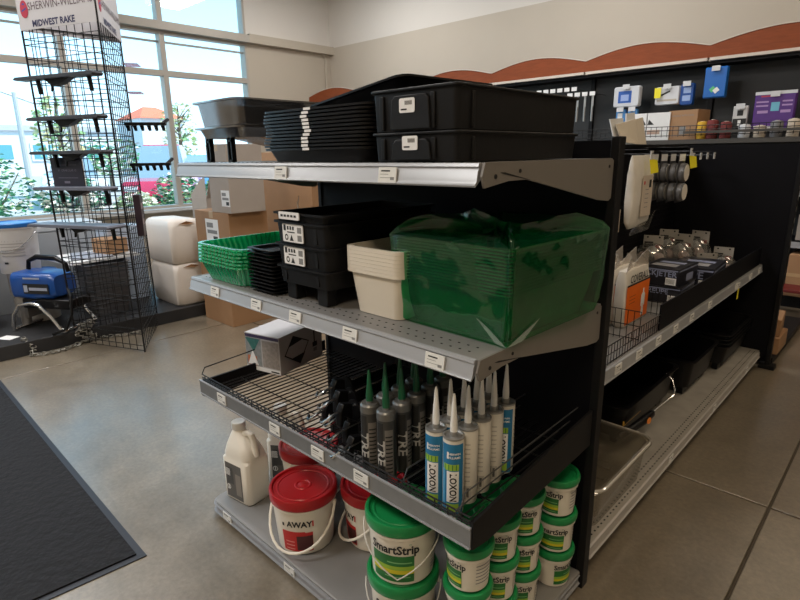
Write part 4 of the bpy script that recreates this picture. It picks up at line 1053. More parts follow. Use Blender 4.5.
def bigtray(label, loc, w, d, h, rz=0, leg=.05):
    t = thing('roller_tray', label, 'tray', loc, rz, 'black roller trays on the base shelf')
    tray_b(w, d, h, .02, .012, .004, .045, leg).build('pan', M_plack, t)
    for (sx, sy) in ((-1, -1), (1, -1), (-1, 1), (1, 1)): B().prism([(-.03, 0), (.03, 0), (.04, leg+.03), (-.04, leg+.03)], 'X', -.015+sx*(w/2-.06), .015+sx*(w/2-.06), 0, T(0, sy*(d/2-.09), 0)).build('leg', M_plack, t, bevel=.003)
    return t
nt = bigtray('black roller tray on legs behind the clear tray, nearest of the black ones', (-.36, 1.07, ZD), .40, .66, .145)
B().box(.1865, .1875, -.30, -.10, .10, .125).box(.1875, .188, -.29, -.14, .106, .110, 1).build('sticker', [mat('ochre_label', (.62, .35, .04), .5), M_ink], nt, smooth=0)
bigtray('deep black roller tray in the middle of the base shelf', (-.31, 1.68, ZD), .40, .46, .15)
t0 = bigtray('black roller tray at the far end, lowest of its stack', (-.28, 2.20, ZD), .42, .54, .11, 0, .05)
for k in range(3): dup(t0, (-.28, 2.20, ZD+.022*(k+1)), 0, 'black roller tray at the far end, %s' % ['second from the bottom', 'third from the bottom', 'topmost of its stack'][k])
# roller frame with orange oval sticker leaning on the near black tray
t = thing('paint_roller', 'black-handled paint roller frame with orange oval sticker', 'paint roller', (-.13, .86, ZD+.036), 0)
B().tube([(-.035, -.16, .05), (-.015, -.06, .055), (-.005, .04, .058), (.0, .12, .062), (.0, .14, .063)], [.014, .017, .019, .015, .008], 12).build('handle', M_plack, t)
B().tube([(.0, .14, .063), (.01, .27, .070), (.02, .34, .078), (.015, .37, .095), (-.01, .40, .13), (-.045, .41, .150)], .0042, 8).build('wire_arm', M_chrome, t)
B().lathe([(0, 0), (.016, 0), (.016, .001), (0, .001)], 24, 0, T(.0155, .05, .060, 0, 0, R_(78)) @ Matrix.Diagonal((.75, 1.5, 1, 1))).build('sticker', mat('orange_sticker', (.8, .25, .03), .5), t)

# goods just past the divider
t = thing('carton', 'brown carton lying just past the foot of the dark divider', 'box', (-.08, 2.78, .061), 0, 'cartons past the divider')
B().box(-.15, .15, -.14, .14, 0, .11).build('body', M_card, t, bevel=.003)
dup(t, (-.10, 2.80, .172), R_(5), 'upper brown carton just past the foot of the dark divider')
t = thing('base_shelf', 'black base shelf of the next bay past the divider', 'shelf', (0, 0, 0))
B().box(XS, .06, GL+.05, 3.7, .02, .06).build('shelf_deck', M_black, t)

# ------------------------------------------------------------------ wall shelving at the back
YF = 4.62
fr = thing('wall_shelving', 'black pegboard wall shelving with wavy cherry wood valance', 'shelving', (0, YF, 0))
X0, X1 = -7.05, 2.55
B().box(X0, X1, .22, .26, 0, 2.10).build('pegboard', mat('far_pegboard', (.022, .023, .024), .6), fr, smooth=0)
vx = [-7.30+1.21*0, -6.09, -4.88, -3.67, -2.46, -1.25, -.04, 1.17, 2.38]
vx = [-1.09-1.205*k for k in range(5, -4, -1)]
for k in range(len(vx)-1):
    a, c_ = vx[k], vx[k+1]
    pts = [(a, 2.155)]+[(c_, 2.155)]+[(c_+(a-c_)*i/16, 2.262+.095*math.sin(PI*i/16)) for i in range(17)]
    B().prism(pts, 'Y', -.035, .02).build('valance', M_wood, fr, smooth=0)
    B().box(a+.01, c_-.01, -.045, .025, 2.128, 2.154).build('edge_strip', M_woodedge, fr, smooth=0)
    e = B(); P = [(c_+(a-c_)*i/16, -.036, 2.264+.095*math.sin(PI*i/16)) for i in range(17)]
    e.tube(P, .006, 5).build('edge_band', M_woodedge, fr)
B().box(X0, X1, .0, .26, 2.10, 2.126).build('canopy', M_black, fr, smooth=0)
for x in vx: B().box(x-.02, x+.02, .18, .22, 0, 2.10).build('upright', M_black, fr, smooth=0)
f = B()
for zz in (1.462, 1.51, 1.545): f.tube([(X0+3, -.30, zz), (X1-.4, -.30, zz)], .0035, 5)
for k in range(120): f.tube([(X0+3+k*.05, -.30, 1.45), (X0+3+k*.05, -.30, 1.545)], .0025, 4)
f.build('wire_fence', M_wire, fr)
B().box(X0, X1, -.30, .22, 1.37, 1.422).build('shelf_deck', M_black, fr, smooth=0)
B().box(X0, X1, -.33, -.30, 1.385, 1.424).box(-1.15, X1, -.325, -.305, 1.475, 1.498).build('price_rail', mat('far_rail', (.05, .045, .04), .5), fr, smooth=0)
for z_ in (.98, .55): B().box(X0, X1, -.32, .22, z_-.03, z_).build('shelf_deck', M_black, fr, smooth=0); B().box(X0, X1, -.34, -.32, z_-.04, z_+.01).build('price_rail', M_rail, fr, smooth=0)
B().box(X0, X1, -.36, .22, 0, .10).build('base', M_black, fr, smooth=0)
# pouches on the pegboard; x, z are the pack centre on the wall
YH = YF-.02
def hangpack(name, label, cat, x, z_, w, h, d, mats, draw=None, rz=0, group='packs hanging on the far pegboard', flag=True, round_=.02):
    t = thing(name, label, cat, (x, YH, z_), rz, group)
    b = B(); b.loft([[(p[0], -d, p[1]) for p in rr(w*.92, h*.92, round_, 0)], [(p[0], -d*.7, p[1]) for p in rr(w, h, round_, 0)], [(p[0], 0, p[1]) for p in rr(w, h, round_, 0)]]); b.build('pack', mats[0], t)
    if draw:
        g = B(); draw(g, w, h, -d-.001); g.build('print', mats[1:], t, smooth=0)
    k = B().tube([(0, .24, h*.36), (0, -d-.02, h*.36)], .003, 5); k.build('hook', M_wire, t)
    if flag: B().box(-.035, .035, -d-.024, -d-.020, h*.36, h*.36+.045).build('price_flag', mat('far_flag', (.62, .63, .65), .5), t, smooth=0)
    return t
def d1(g, w, h, y):
    g.box(-w*.3, w*.2, y, y+.0006, -h*.3, h*.28, 0); g.box(-w*.2, w*.1, y-.0006, y, -h*.2, h*.1, 1)
mb = mat('royal_blue_print', (.02, .10, .42), .5)
hangpack('pouch', 'white and blue pouch hanging at the left of the far pegboard', 'pouch', -1.81, 1.865, .27, .20, .06, [M_greywhite, mb, mat('blue_white_print', (.3, .4, .7), .5)], d1)
def d2(g, w, h, y):
    g.add([(-w*.3, y, h*.05), (w*.1, y, h*.28), (w*.12, y, h*.2), (-w*.2, y, 0)], [(0, 1, 2, 3)], 0); g.box(-w*.4, w*.4, y, y+.0006, -h*.3, -h*.2, 1)
hp = hangpack('pouch', 'white pouch with black swoosh and yellow price tag on the far pegboard', 'pouch', -1.41, 1.845, .23, .17, .06, [M_greywhite, M_ink, mat('tan_print', (.45, .40, .33), .5)], d2)
B().box(-.11, -.05, -.09, -.087, -.02, .075).build('yellow_tag', M_yeltag, hp, smooth=0)
hangpack('pouch', 'narrow blue pouch right of the swoosh pouch', 'pouch', -1.235, 1.845, .12, .20, .05, [M_blueplast, mat('pale_blue_print', (.3, .42, .7), .5), M_whitep], lambda g, w, h, y: g.box(-w*.3, w*.3, y, y+.0006, -h*.3, -h*.05, 0).box(-w*.25, w*.3, y, y+.0006, h*.05, h*.3, 0))
hangpack('bag', 'tall bright blue bag near the top of the far pegboard', 'bag', -1.0, 1.93, .19, .27, .05, [mat('bright_blue_bag', (.01, .13, .48), .35), mat('green_print', (.1, .5, .2), .5), M_whitep], lambda g, w, h, y: g.add([(-.02, y, -.09), (.015, y, -.06), (-.01, y, -.03), (-.045, y, -.06)], [(0, 1, 2, 3)], 0).add([(.01, y-.001, -.10), (.045, y-.001, -.07), (.02, y-.001, -.04), (-.015, y-.001, -.07)], [(0, 1, 2, 3)], 1), round_=.01)
hangpack('blister_pack', 'small white and black blister pack left of the purple pack', 'blister pack', -.765, 1.615, .12, .19, .03, [mat('blister_white', (.6, .6, .6), .4), M_ink, M_whitep], lambda g, w, h, y: g.box(-w*.2, w*.2, y, y+.0006, h*.05, h*.3, 0).box(-w*.45, w*.45, y, y+.0006, -h*.48, -h*.08, 0).box(-w*.1, w*.1, y-.0006, y, -h*.4, -h*.15, 1), round_=.006)
def dp(g, w, h, y):
    g.box(-w*.5, w*.5, y, y+.0006, h*.42, h*.5, 1); g.box(-w*.08, w*.12, y, y+.0006, h*.0, h*.22, 2)
    g.box(-w*.4, -w*.14, y, y+.0006, -h*.05, h*.02, 3); g.box(w*.16, w*.4, y, y+.0006, -h*.05, h*.02, 3)
    for q in range(2): g.box(-w*.45, -w*.15, y, y+.0006, h*(.22-q*.1), h*(.26-q*.1), 3); g.box(w*.18, w*.42, y, y+.0006, h*(.22-q*.1), h*(.26-q*.1), 3)
    text_on(g, '3', h*.13, face_yneg(-w*.42, y-.001, -h*.42), 4, .03); g.box(-w*.3, 0, y, y+.0006, -h*.45, -h*.38, 4)
    g.box(-w*.35, .1*w, y, y+.0006, h*.36, h*.40, 5)
hangpack('roller_pack', 'large purple pack of paint rollers on the far pegboard', 'roller pack', -.505, 1.65, .31, .33, .05, [M_purple, M_ink, M_greywhite, mat('cyan_print', (.15, .45, .6), .5), mat('mauve_print', (.4, .25, .5), .5), M_whitep, mat('crimson_print', (.4, .03, .08), .5)], dp, round_=.01)
hangpack('pouch', 'light blue pouch in the lower row behind the leaflets', 'pouch', -1.86, 1.66, .10, .17, .04, [mat('sky_blue_pack', (.08, .28, .62), .4), M_whitep, M_whitep], d1)
hangpack('pouch', 'second light blue pouch in the lower row, left of the white boxes', 'pouch', -1.74, 1.66, .10, .17, .04, [MATS['sky_blue_pack'], MATS['pale_blue_print'], M_whitep], d1)
# white cartons with black triangles standing in the shelf basket
for i, (x, L) in enumerate(((-1.64, 'white box with black triangle, left of the pair on the far shelf'), (-1.42, 'white box with black triangle, right of the pair beside the carton'))):
    t = thing('product_box', L, 'box', (x, YF-.16, 1.423), 0, 'white boxes on the far shelf')
    B().box(-.105, .105, -.05, .05, 0, .26).build('carton', M_whitep, t, bevel=.001)
    B().add([(-.01, -.0508, .15), (.105, -.0508, .15), (.06, -.0508, .22)] if i == 0 else [(-.105, -.0508, .15), (-.04, -.0508, .15), (-.09, -.0508, .2)], [(0, 1, 2)]).box(-.1, .02, -.0512, -.0508, .06, .1, 1).build('print', [M_ink, mat('tan_pack_print', (.5, .35, .28), .5)], t, smooth=0)
t = thing('carton', 'open brown carton on the far shelf right of the white boxes', 'box', (-1.17, YF-.12, 1.423), R_(-12))
B().box(-.15, .13, -.1, .12, 0, .27).build('body', M_card, t, bevel=.002)
g = B(); text_on(g, 'HANDLE WITH CARE', .022, face_yneg(-.01, -.1012, .22), 0); g.box(-.03, .03, -.1012, -.1008, .05, .12, 0); g.build('print', M_grayink, t, smooth=0)
# roller covers in the far baskets
cols = [(M_gold, 'gold'), (M_maroon, 'maroon'), (M_maroon, 'maroon'), (M_grey, 'dark grey'), (M_pile, 'cream')]
rc = [(-1.03, M_gold, 'gold'), (-.94, M_maroon, 'maroon'), (-.83, M_maroon, 'dark maroon'), (-.68, M_greywhite, 'white'), (-.56, M_pile, 'cream'), (-.44, M_grey, 'dark grey'), (-.32, M_pile, 'beige'), (-.20, M_whitep, 'pure white'), (-.08, M_pile, 'tan'), (.05, M_grey, 'charcoal')]
for i, (x, m_, cn) in enumerate(rc):
    hh = [.16, .17, .15, .12, .105, .14, .15, .16, .15, .13][i]
    t = thing('roller_cover', '%s paint roller cover standing in the far basket, number %s along' % (cn, ORD[i+1] if i else 'first'), 'roller cover', (x, YF-.20, 1.423), 0, 'roller covers on the far shelf')
    t['label'] = '%s fluffy roller cover standing in the far shelf basket' % cn
    B().lathe([(.035, 0), (.046, .006), (.048, hh-.02), (.04, hh-.004), (.02, hh), (0, hh)], 20, 0).build('pile', m_, t)
    B().lathe([(0, hh-.002), (.017, hh-.002), (.017, hh+.003), (0, hh+.003)], 14).build('core', M_cream, t)
# silver-ended tools on long hooks at the left
k = 0
for r_, (z_, n_) in enumerate(((1.985, 6), (1.925, 4))):
    for i in range(n_):
        x = -2.80+i*.085+r_*.28+(.10 if r_ else 0)
        t = thing('hanging_tool', 'silver scraper hanging on the far pegboard, %s row, %s from the left' % (['upper', 'lower'][r_], ['first', 'second', 'third', 'fourth', 'fifth', 'sixth'][i]), 'scraper', (x, YF-.10, z_), 0, 'silver tools on the far pegboard')
        B().box(-.03, .03, -.002, .002, -.02, .02).build('price_flag', M_whitep, t, smooth=0)
        B().tube([(0, .32, .0), (0, 0, 0)], .003, 5).build('hook', M_wire, t)
        if r_: B().box(-.012, .012, .015, .022, -.13, -.01).tube([(0, .018, -.13), (0, .018, -.28)], .012, 8).build('blade', M_alu, t)
# shelf goods lower on the far wall, seen past the divider
for i, (x, z_, w, h, m_, L) in enumerate(((-.10, 1.0, .20, .24, M_greywhite, 'pale box on the far shelf past the divider, upper'), (.14, 1.0, .18, .20, mat('red_pack', (.4, .02, .03), .5), 'red box on the far shelf past the divider'), (-.06, .565, .22, .22, M_cardw, 'pale carton on the lower far shelf past the divider'), (.20, .565, .2, .26, M_grey, 'grey box on the lower far shelf past the divider'))):
    t = thing('product_box', L, 'box', (x, YF-.12, z_), 0); B().box(-w/2, w/2, -.12, .12, 0, h).build('carton', m_, t, bevel=.002)
    B().box(-w*.3, w*.3, -.1208, -.1203, h*.55, h*.75).box(-w*.3, w*.1, -.1208, -.1203, h*.3, h*.38).build('print', M_ink if i != 3 else M_whitep, t, smooth=0)
t = thing('carton', 'big brown carton on the far base shelf past the divider', 'box', (.13, YF-.20, .101), 0)
B().box(-.30, .30, -.18, .18, 0, .36).build('body', M_card, t, bevel=.004); B().box(-.30, .30, -.1812, -.1806, .17, .2).build('tape', M_tape, t, smooth=0)
M_dkred = mat('dark_red_plastic', (.12, .008, .008), .5)
t = thing('stool', 'small dark red step stool on the floor past the divider', 'stool', (-.13, 4.02, .0), 0)
B().box(-.14, .2, -.12, .12, .20, .225).build('seat', M_dkred, t, bevel=.004)
for (x, y) in ((-.12, -.1), (.18, -.1), (-.12, .1), (.18, .1)): B().box(x-.015, x+.015, y-.015, y+.015, 0, .205).build('leg', M_dkred, t)

# ------------------------------------------------------------------ cartons by the window end
def carton(label, x0, x1, y0, y1, z0, z1, m=M_cardw, lab=None, rz=0, open_=False):
    cx, cy = (x0+x1)/2, (y0+y1)/2; w, d, h = x1-x0, y1-y0, z1-z0
    t = thing('carton', label, 'box', (cx, cy, z0), rz, 'shipping cartons by the window')
    b = B()
    if open_: b.box(-w/2, w/2, -d/2, -d/2+.004, 0, h).box(-w/2, w/2, d/2-.004, d/2, 0, h).box(-w/2, -w/2+.004, -d/2, d/2, 0, h).box(w/2-.004, w/2, -d/2, d/2, 0, h).box(-w/2, w/2, -d/2, d/2, 0, .004)
    else: b.box(-w/2, w/2, -d/2, d/2, 0, h)
    bo = b.build('body', m, t, smooth=0, bevel=.003)
    if not open_: B().box(-.03, .03, -d/2-.0006, d/2+.0006, h-.05, h+.0008).build('tape', M_tape, bo, smooth=0)
    if lab:
        lx, lz, lw, lh = lab; y = -d/2-.001; g = B().box(lx-lw/2, lx+lw/2, y, y+.0006, lz-lh/2, lz+lh/2, 0)
        g.box(lx-lw*.4, lx+lw*.1, y-.0006, y, lz+lh*.15, lz+lh*.35, 1); g.box(lx-lw*.38, lx+lw*.38, y-.0006, y, lz-.1*lh, lz+.05*lh, 1); g.box(lx+.05*lw, lx+lw*.4, y-.0006, y, lz-lh*.42, lz-lh*.2, 2)
        g.build('label', [M_whitep, M_grayink, M_ink], bo, smooth=0)
    return t
Y0 = .74
carton('large brown carton on the floor at the bottom of the stack by the plinth', -3.73, -3.28, Y0, Y0+.55, .0, .50, M_card)
carton('brown carton with white label on the second level of the carton stack', -3.735, -3.2, Y0+.0, Y0+.34, .501, .915, M_card, (.0, .26, .20, .19))
carton('taller brown carton at the top of the carton stack by the window', -3.44, -3.15, Y0, Y0+.30, .9165, 1.42, M_cardw, (.08, .11, .12, .12))
carton('wide brown carton resting on the cartons behind the upper black trays', -3.62, -2.92, 1.32, 1.85, .80, 1.36, M_card)
carton('brown carton under the wide carton, second row back', -3.60, -2.95, 1.32, 1.85, .40, .7995, M_card)
carton('brown carton on the floor in the second row back', -3.60, -2.95, 1.33, 1.84, .0, .399, M_card)
t = carton('open pale carton with raised flap beside the carton stack', -4.30, -4.02, 1.0, 1.35, .0, .98, M_cardw, (.05, .72, .14, .08), 0, True)
B().add([(-.14, -.175, .98), (.14, -.175, .98), (.14, -.175, 1.16), (.07, -.175, 1.14), (-.14, -.175, 1.0)], [(0, 1, 2, 3, 4)]).add([(.14, -.17, .98), (.14, .17, .98), (.2, .17, 1.12), (.2, -.17, 1.12)], [(0, 1, 2, 3)]).build('flap', M_cardw, t, smooth=0, solid=.004)
# ------------------------------------------------------------------ black plinth along the window side with goods
pl = thing('low_platform', 'long low black display platform along the window side', 'platform', (0, 0, 0))
B().box(-4.75, -3.80, -1.9, .90, 0, .10).build('deck', mat('platform_black', (.02, .02, .022), .5), pl, smooth=0, bevel=.004)
def bundle(label, loc, rz=0):
    t = thing('wrapped_bundle', label, 'bundle', loc, rz, 'white wrapped bundles')
    b = B(); rings = []; rnd = random.Random(3)
    for (zz, g) in ((0, .04), (.02, .01), (.15, 0), (.30, .005), (.345, .03), (.36, .06)):
        r_ = rr(.50-g, .30-g, .05, zz, 6); rings.append([(p[0]+rnd.uniform(-.004, .004), p[1]+rnd.uniform(-.004, .004), p[2]+(rnd.uniform(-.004, .004) if zz > .01 else 0)) for p in r_])
    b.loft(rings).build('wrap', M_tissue, t, smooth=50)
    B().add([(.245, -.07, .33), (.255, .0, .352), (.245, .07, .33), (.256, .02, .322)], [(0, 1, 2, 3)]).build('torn_flap', M_card, t, smooth=0, solid=.002)
    return t
bundle('lower white plastic-wrapped bundle on the black platform', (-4.10, .715, .101))
bundle('upper white plastic-wrapped bundle resting on the lower one', (-4.105, .71, .464), R_(1.5))
def bucket(label, loc, rz=0):
    t = thing('bucket', label, 'bucket', loc, rz, 'white buckets with blue lids')
    B().lathe([(.13, 0), (.132, .004), (.150, .34), (.156, .342), (.156, .352), (.150, .354), (.150, .37)], 36).build('body', mat('bucket_white', (.62, .60, .58), .4), t)
    B().lathe([(.158, .352), (.160, .356), (.160, .378), (.154, .384), (.148, .378), (0, .378)], 36, c1=False).build('lid', M_bluelid, t)
    g = B()
    for q in range(7): patch(g, .145, -PI/2-.2, -PI/2+.9, .14+q*.022, .148+q*.022, 0, 8)
    patch(g, .142, -PI/2-.15, -PI/2+.05, .08, .095, 1, 4)
    g.build('print', [mat('faint_bucket_print', (.40, .38, .36), .6), M_ink], t)
    B().tube([((.158)*math.cos(PI+u*PI), .158*math.sin(PI+u*PI), .31-.13*math.sin(u*PI)) for u in [i/12 for i in range(13)]], .003, 6).build('handle', M_chrome, t)
    return t
k0 = bucket('lower white bucket with blue lid beside the paint sprayer', (-4.42, -.30, .101), R_(50))
dup(k0, (-4.46, -.37, .486), R_(45), 'upper white bucket with blue lid stacked at the left edge')
dup(k0, (-4.45, -.72, .101), R_(30), 'lower white bucket with blue lid, mostly outside the left edge')
dup(k0, (-4.50, -.78, .486), R_(30), 'upper white bucket with blue lid, mostly outside the left edge')

# paint sprayer
sp = thing('paint_sprayer', 'blue airless paint sprayer with chrome tube frame on the black platform', 'paint sprayer', (-4.09, -.31, .101), R_(33))
sp.scale = (1.25, 1.25, 1.25)
b = B(); b.loft([[(-.165+p[0]*0+x_, p[0], p[1]+.265) for p in rr(w_, h_, .035, 0)] for x_, w_, h_ in ((0, .16, .12), (.02, .19, .155), (.15, .20, .16), (.27, .19, .15), (.30, .16, .12))]); b.build('motor_housing', M_blueplast, sp)
B().box(-.06, .11, -.1025, -.1005, .225, .285, 0).box(-.055, -.030, -.1035, -.1025, .235, .275, 1).box(-.02, .10, -.1035, -.1025, .245, .262, 1).box(-.05, .06, -.1035, -.1025, .312, .322, 1).build('badge', [M_ink, mat('badge_print', (.35, .38, .48), .5)], sp, smooth=0)
B().box(-.20, -.165, -.06, .06, .20, .33).lathe([(0, 0), (.05, 0), (.055, .05), (.04, .09), (0, .1)], 20, 0, T(-.13, -.04, .12)).box(-.16, -.08, -.08, .05, .07, .2).tube([(-.12, -.06, .03), (-.12, -.06, .22)], .028, 14).build('pump', mat('pump_metal', (.25, .24, .23), .35, metal=.7), sp)
B().tube([(-.10, 0, .35), (-.09, 0, .40), (-.03, 0, .425), (.10, 0, .42), (.16, 0, .39), (.17, 0, .34)], [.012, .012, .016, .016, .012, .012], 10).build('carry_handle', M_plack, sp)
fm = B()
for y in (-.13, .13):
    fm.tube([(-.15, y, .012), (-.13, y, .10), (-.08, y, .16), (.0, y, .175), (.05, y, .165), (.12, y, .10), (.17, y, .03), (.19, y, .012)], .011, 10)
fm.tube([(-.15, -.13, .012), (-.15, .13, .012)], .011, 10).tube([(.19, -.13, .012), (.19, .13, .012)], .011, 10).tube([(0, -.13, .175), (0, .13, .175)], .009, 10)
fm.build('tube_frame', M_chrome, sp)
B().box(-.10, .22, -.09, .09, .13, .19).build('base_housing', M_plack, sp, bevel=.01)
B().tube([(.20, -.06, .25), (.25, -.10, .22), (.27, -.14, .12), (.24, -.16, .04), (.16, -.18, .01)], .008, 8).build('hose', M_plack, sp)
# chain round the sprayer
ch = thing('chain', 'grey steel chain draped over the platform edge in front of the sprayer', 'chain', (-3.80, -.30, 0), 0)
cb = B()
pts = []
for i in range(36): u = i/35; pts.append((.05+.05*math.sin(u*9), -.25+u*.80, .014))
for i in range(13): u = i/12; pts.append((.015-.02*u, .12+.03*math.sin(u*7), .02+.13*u))
for i in range(13): u = i/12; pts.append((.02-.03*u, .155+.02*math.sin(u*9), .02+.135*u))
for i in range(13): u = i/12; pts.append((.02-.03*u, .09+.03*math.sin(u*8+1), .02+.125*u))
for i in range(10): u = i/9; pts.append((.02-.06*u, -.24+.02*math.sin(u*5), .02+.10*u))
for i, p in enumerate(pts):
    M = Matrix.Translation(p) @ Matrix.Rotation(i*1.3, 4, 'Z') @ Matrix.Rotation(PI/2*(i % 2)+.4, 4, 'X')
    cb.tube([(.020*math.cos(a), .012*math.sin(a), 0) for a in [k*PI/4 for k in range(8)]], .0042, 5, 0, M, closed=True)
tag(cb.build('links', mat('galvanised_chain', (.24, .23, .20), .45, metal=.5), ch), kind=None)
# paper slip
t = thing('paper_slip', 'small white paper slip lying on the platform left of the sprayer', 'paper', (-4.0, -.62, .1015), R_(30)); B().box(-.06, .06, -.04, .04, 0, .001).build('paper', M_whitep, t, smooth=0)
# grey bin and clutter behind the rack
t = thing('bin', 'dark grey ribbed bin standing behind the wire rack', 'bin', (-4.22, .13, .101), 0)
tray_b(.32, .34, .42, .03, .01, .005, .05).build('body', mat('bin_grey', (.10, .10, .11), .5), t)
b = B()
for k in range(9): b.loft([rr(.28+.0055*k, .30+.0055*k, .05, .05+k*.038), rr(.281+.0055*k, .301+.0055*k, .05, .058+k*.038)])
b.build('ridge', MATS['bin_grey'], t)
for i, (x, y, z_, w, d, h, rz, m_, L) in enumerate(((-4.40, .13, .53, .50, .55, .02, 8, M_whitep, 'sheaf of white papers lying across the grey bin'), (-4.36, .11, .552, .34, .30, .012, -15, mat('grey_paper', (.32, .34, .4), .6), 'grey folder lying on the white papers'), (-4.75, .2, .0, .0, .0, .0, 0, None, ''))):
    if m_ is None: continue
    t = thing('papers', L, 'papers', (x, y, z_), R_(rz)); B().box(-w/2, w/2, -d/2, d/2, 0, h).build('sheets', m_, t, smooth=0)
t = thing('carton', 'small brown carton behind the wire rack on top of the papers', 'box', (-4.34, .26, .565), R_(12), 'shipping cartons by the window')
B().box(-.11, .11, -.09, .09, 0, .12).build('body', M_card, t, bevel=.002)
t = thing('display_bin', 'pale blue-white display case behind the wire rack', 'display', (-4.55, .45, .101), 0)
B().box(-.14, .14, -.18, .12, 0, .66).build('body', mat('pale_blue_case', (.40, .46, .55), .4), t, bevel=.01)
t = thing('chest', 'pale grey chest standing behind the buckets and the sprayer', 'chest', (-5.15, -.35, 0), 0)
B().box(-.25, .25, -.75, .75, 0, .72).build('body', mat('pale_grey_case', (.40, .42, .45), .5), t, bevel=.01); B().box(-.26, .26, -.76, .76, .72, .77).build('lid', mat('pale_lid', (.55, .57, .6), .4), t, bevel=.01)

# ------------------------------------------------------------------ triangular wire rack
A = Vector((-3.85, -.235, 0)); Bc = Vector((-3.245, .022, 0)); Cc = Vector((-3.82, .365, 0)); HT = 2.44; HS = 2.165
ctr = (A+Bc+Cc)/3
rk = thing('wire_rack', 'tall triangular black wire display rack with a white sign on top', 'display rack', (0, 0, 0))
for (P, Q) in ((A, Bc), (Bc, Cc), (Cc, A)):
    g = B(); d = Q-P; n = 10
    for k in range(1, n): q = P+d*k/n; g.tube([q+Vector((0, 0, .01)), q+Vector((0, 0, HS))], .0028, 5)
    zz = .01
    k = 0
    while zz < HS:
        g.tube([P+Vector((0, 0, zz)), Q+Vector((0, 0, zz))], .0028, 5); zz += [.035, .085][k % 2]*1.0; k += 1
    g.tube([P+Vector((0, 0, HS)), Q+Vector((0, 0, HS))], .004, 6); g.build('grid_panel', M_wire, rk)
for P in (A, Bc, Cc): B().tube([P, P+Vector((0, 0, HT))], .0065, 8).build('post', M_wire, rk)
nrm = {}
for i, (P, Q) in enumerate(((A, Bc), (Bc, Cc), (Cc, A))):
    d = (Q-P).normalized(); nn = Vector((d.y, -d.x, 0)); z0 = HS-.03; z1 = HT
    p0 = P+nn*.010; q0 = Q+nn*.010
    s = B().add([tuple(p0+Vector((0, 0, z0))), tuple(q0+Vector((0, 0, z0))), tuple(q0+Vector((0, 0, z1))), tuple(p0+Vector((0, 0, z1))), tuple(p0-nn*.004+Vector((0, 0, z0))), tuple(q0-nn*.004+Vector((0, 0, z0))), tuple(q0-nn*.004+Vector((0, 0, z1))), tuple(p0-nn*.004+Vector((0, 0, z1)))], [(0, 1, 2, 3), (7, 6, 5, 4), (0, 4, 5, 1), (1, 5, 6, 2), (2, 6, 7, 3), (3, 7, 4, 0)]).build('sign_board', mat('sign_white', (.56, .54, .55), .5), rk, smooth=0)
    if i < 2:
        ang = math.atan2(d.y, d.x); mid = (P+Q)/2+nn*.0112; L_ = (Q-P).length
        g = B()
        def at(u, zz): 
            c_ = P+d*(u*L_)+nn*.0112; return T(c_.x, c_.y, zz, ang) @ Matrix.Rotation(PI/2, 4, 'X')
        text_on(g, 'SHERWIN-WILLIAMS.', .066, at(.58, 2.265), 0, .0, .92)
        text_on(g, 'MIDWEST RAKE', .052, at(.46, 2.165), 1, .035, 1.0)
        g.build('lettering', [mat('brown_lettering', (.10, .06, .07), .5), mat('navy_lettering', (.02, .02, .08), .5)], s, smooth=0)
        e = B(); cM = at(.10, 2.25)
        e.loft([[(.034*math.cos(a), .046*math.sin(a)*(1.0 if math.sin(a) < 0 else 1.25), 0) for a in [k*PI/10 for k in range(20)]], [(.034*math.cos(a), .046*math.sin(a)*(1.0 if math.sin(a) < 0 else 1.25), .001) for a in [k*PI/10 for k in range(20)]]], 0, True, True, cM)
        e.add([(-.02, -.01, .0016), (.02, .004, .0016), (.02, .014, .0016), (-.02, .0, .0016)], [(0, 1, 2, 3)], 1, cM); e.add([(-.014, .03, .0016), (.014, .03, .0016), (.005, .04, .0016), (-.005, .04, .0016)], [(0, 1, 2, 3)], 1, cM)
        e.build('emblem', [mat('emblem_red', (.45, .02, .05), .5), mat('emblem_navy', (.05, .05, .25), .5)], s, smooth=0)
# squeegee heads lying across brackets on the left face
dAB = (Bc-A).normalized(); nAB = Vector((dAB.y, -dAB.x, 0)); angAB = math.atan2(dAB.y, dAB.x)
def squeegee(label, zz, L_, x, wide=.0, mblade=None):
    c = (A+Bc)/2+nAB*.035+dAB*x
    t = thing('squeegee', label, 'squeegee', (c.x, c.y, zz), angAB, 'floor squeegees on the wire rack')
    B().prism([(-L_/2, .006), (-L_/2+.02, .0), (L_/2-.01, .0), (L_/2, .012), (L_/2-.01, .024), (-L_/2+.02, .020)], 'Y', -.06-wide, .02).build('blade', mblade or mat('squeegee_grey', (.045, .05, .06), .45), t, bevel=.002)
    B().prism([(-.10, 0), (.12, 0), (.09, -.012), (.03, -.035), (-.04, -.045), (-.07, -.02)], 'Y', -.035, .01).tube([(-.05, -.02, -.03), (-.06, -.02, -.075)], .007, 8).build('socket', M_plack, t)
    for xx in (-L_*.28, L_*.36):
        B().prism([(-.010, 0), (.010, 0), (.012, -.03), (.016, -.085), (.002, -.085), (-.004, -.03)], 'Y', -.012, .008, 0, T(xx, 0, 0)).build('bracket', M_plack, t)
    return t
squeegee('topmost long black squeegee on the wire rack', 1.825, .70, -.02)
squeegee('second long black squeegee from the top of the rack', 1.575, .64, .0)
squeegee('third long black squeegee, above the dark sign card', 1.36, .64, .0, .02)
squeegee('fourth long squeegee with grey blade, below the dark sign card', 1.13, .64, .0, .04, mat('squeegee_pale', (.13, .14, .18), .5))
squeegee('lowest and widest squeegee with pale grey blade on the rack', .885, .74, -.03, .07, MATS['squeegee_pale'])
t = thing('sign_card', 'dark sign card with faint lettering hanging on the wire rack', 'sign', (*((A+Bc)/2+nAB*.016-dAB*.10)[:2], 1.15), angAB)
B().box(-.155, .13, -.003, .003, 0, .19).build('card', mat('dark_card_face', (.018, .016, .03), .5), t, smooth=0)
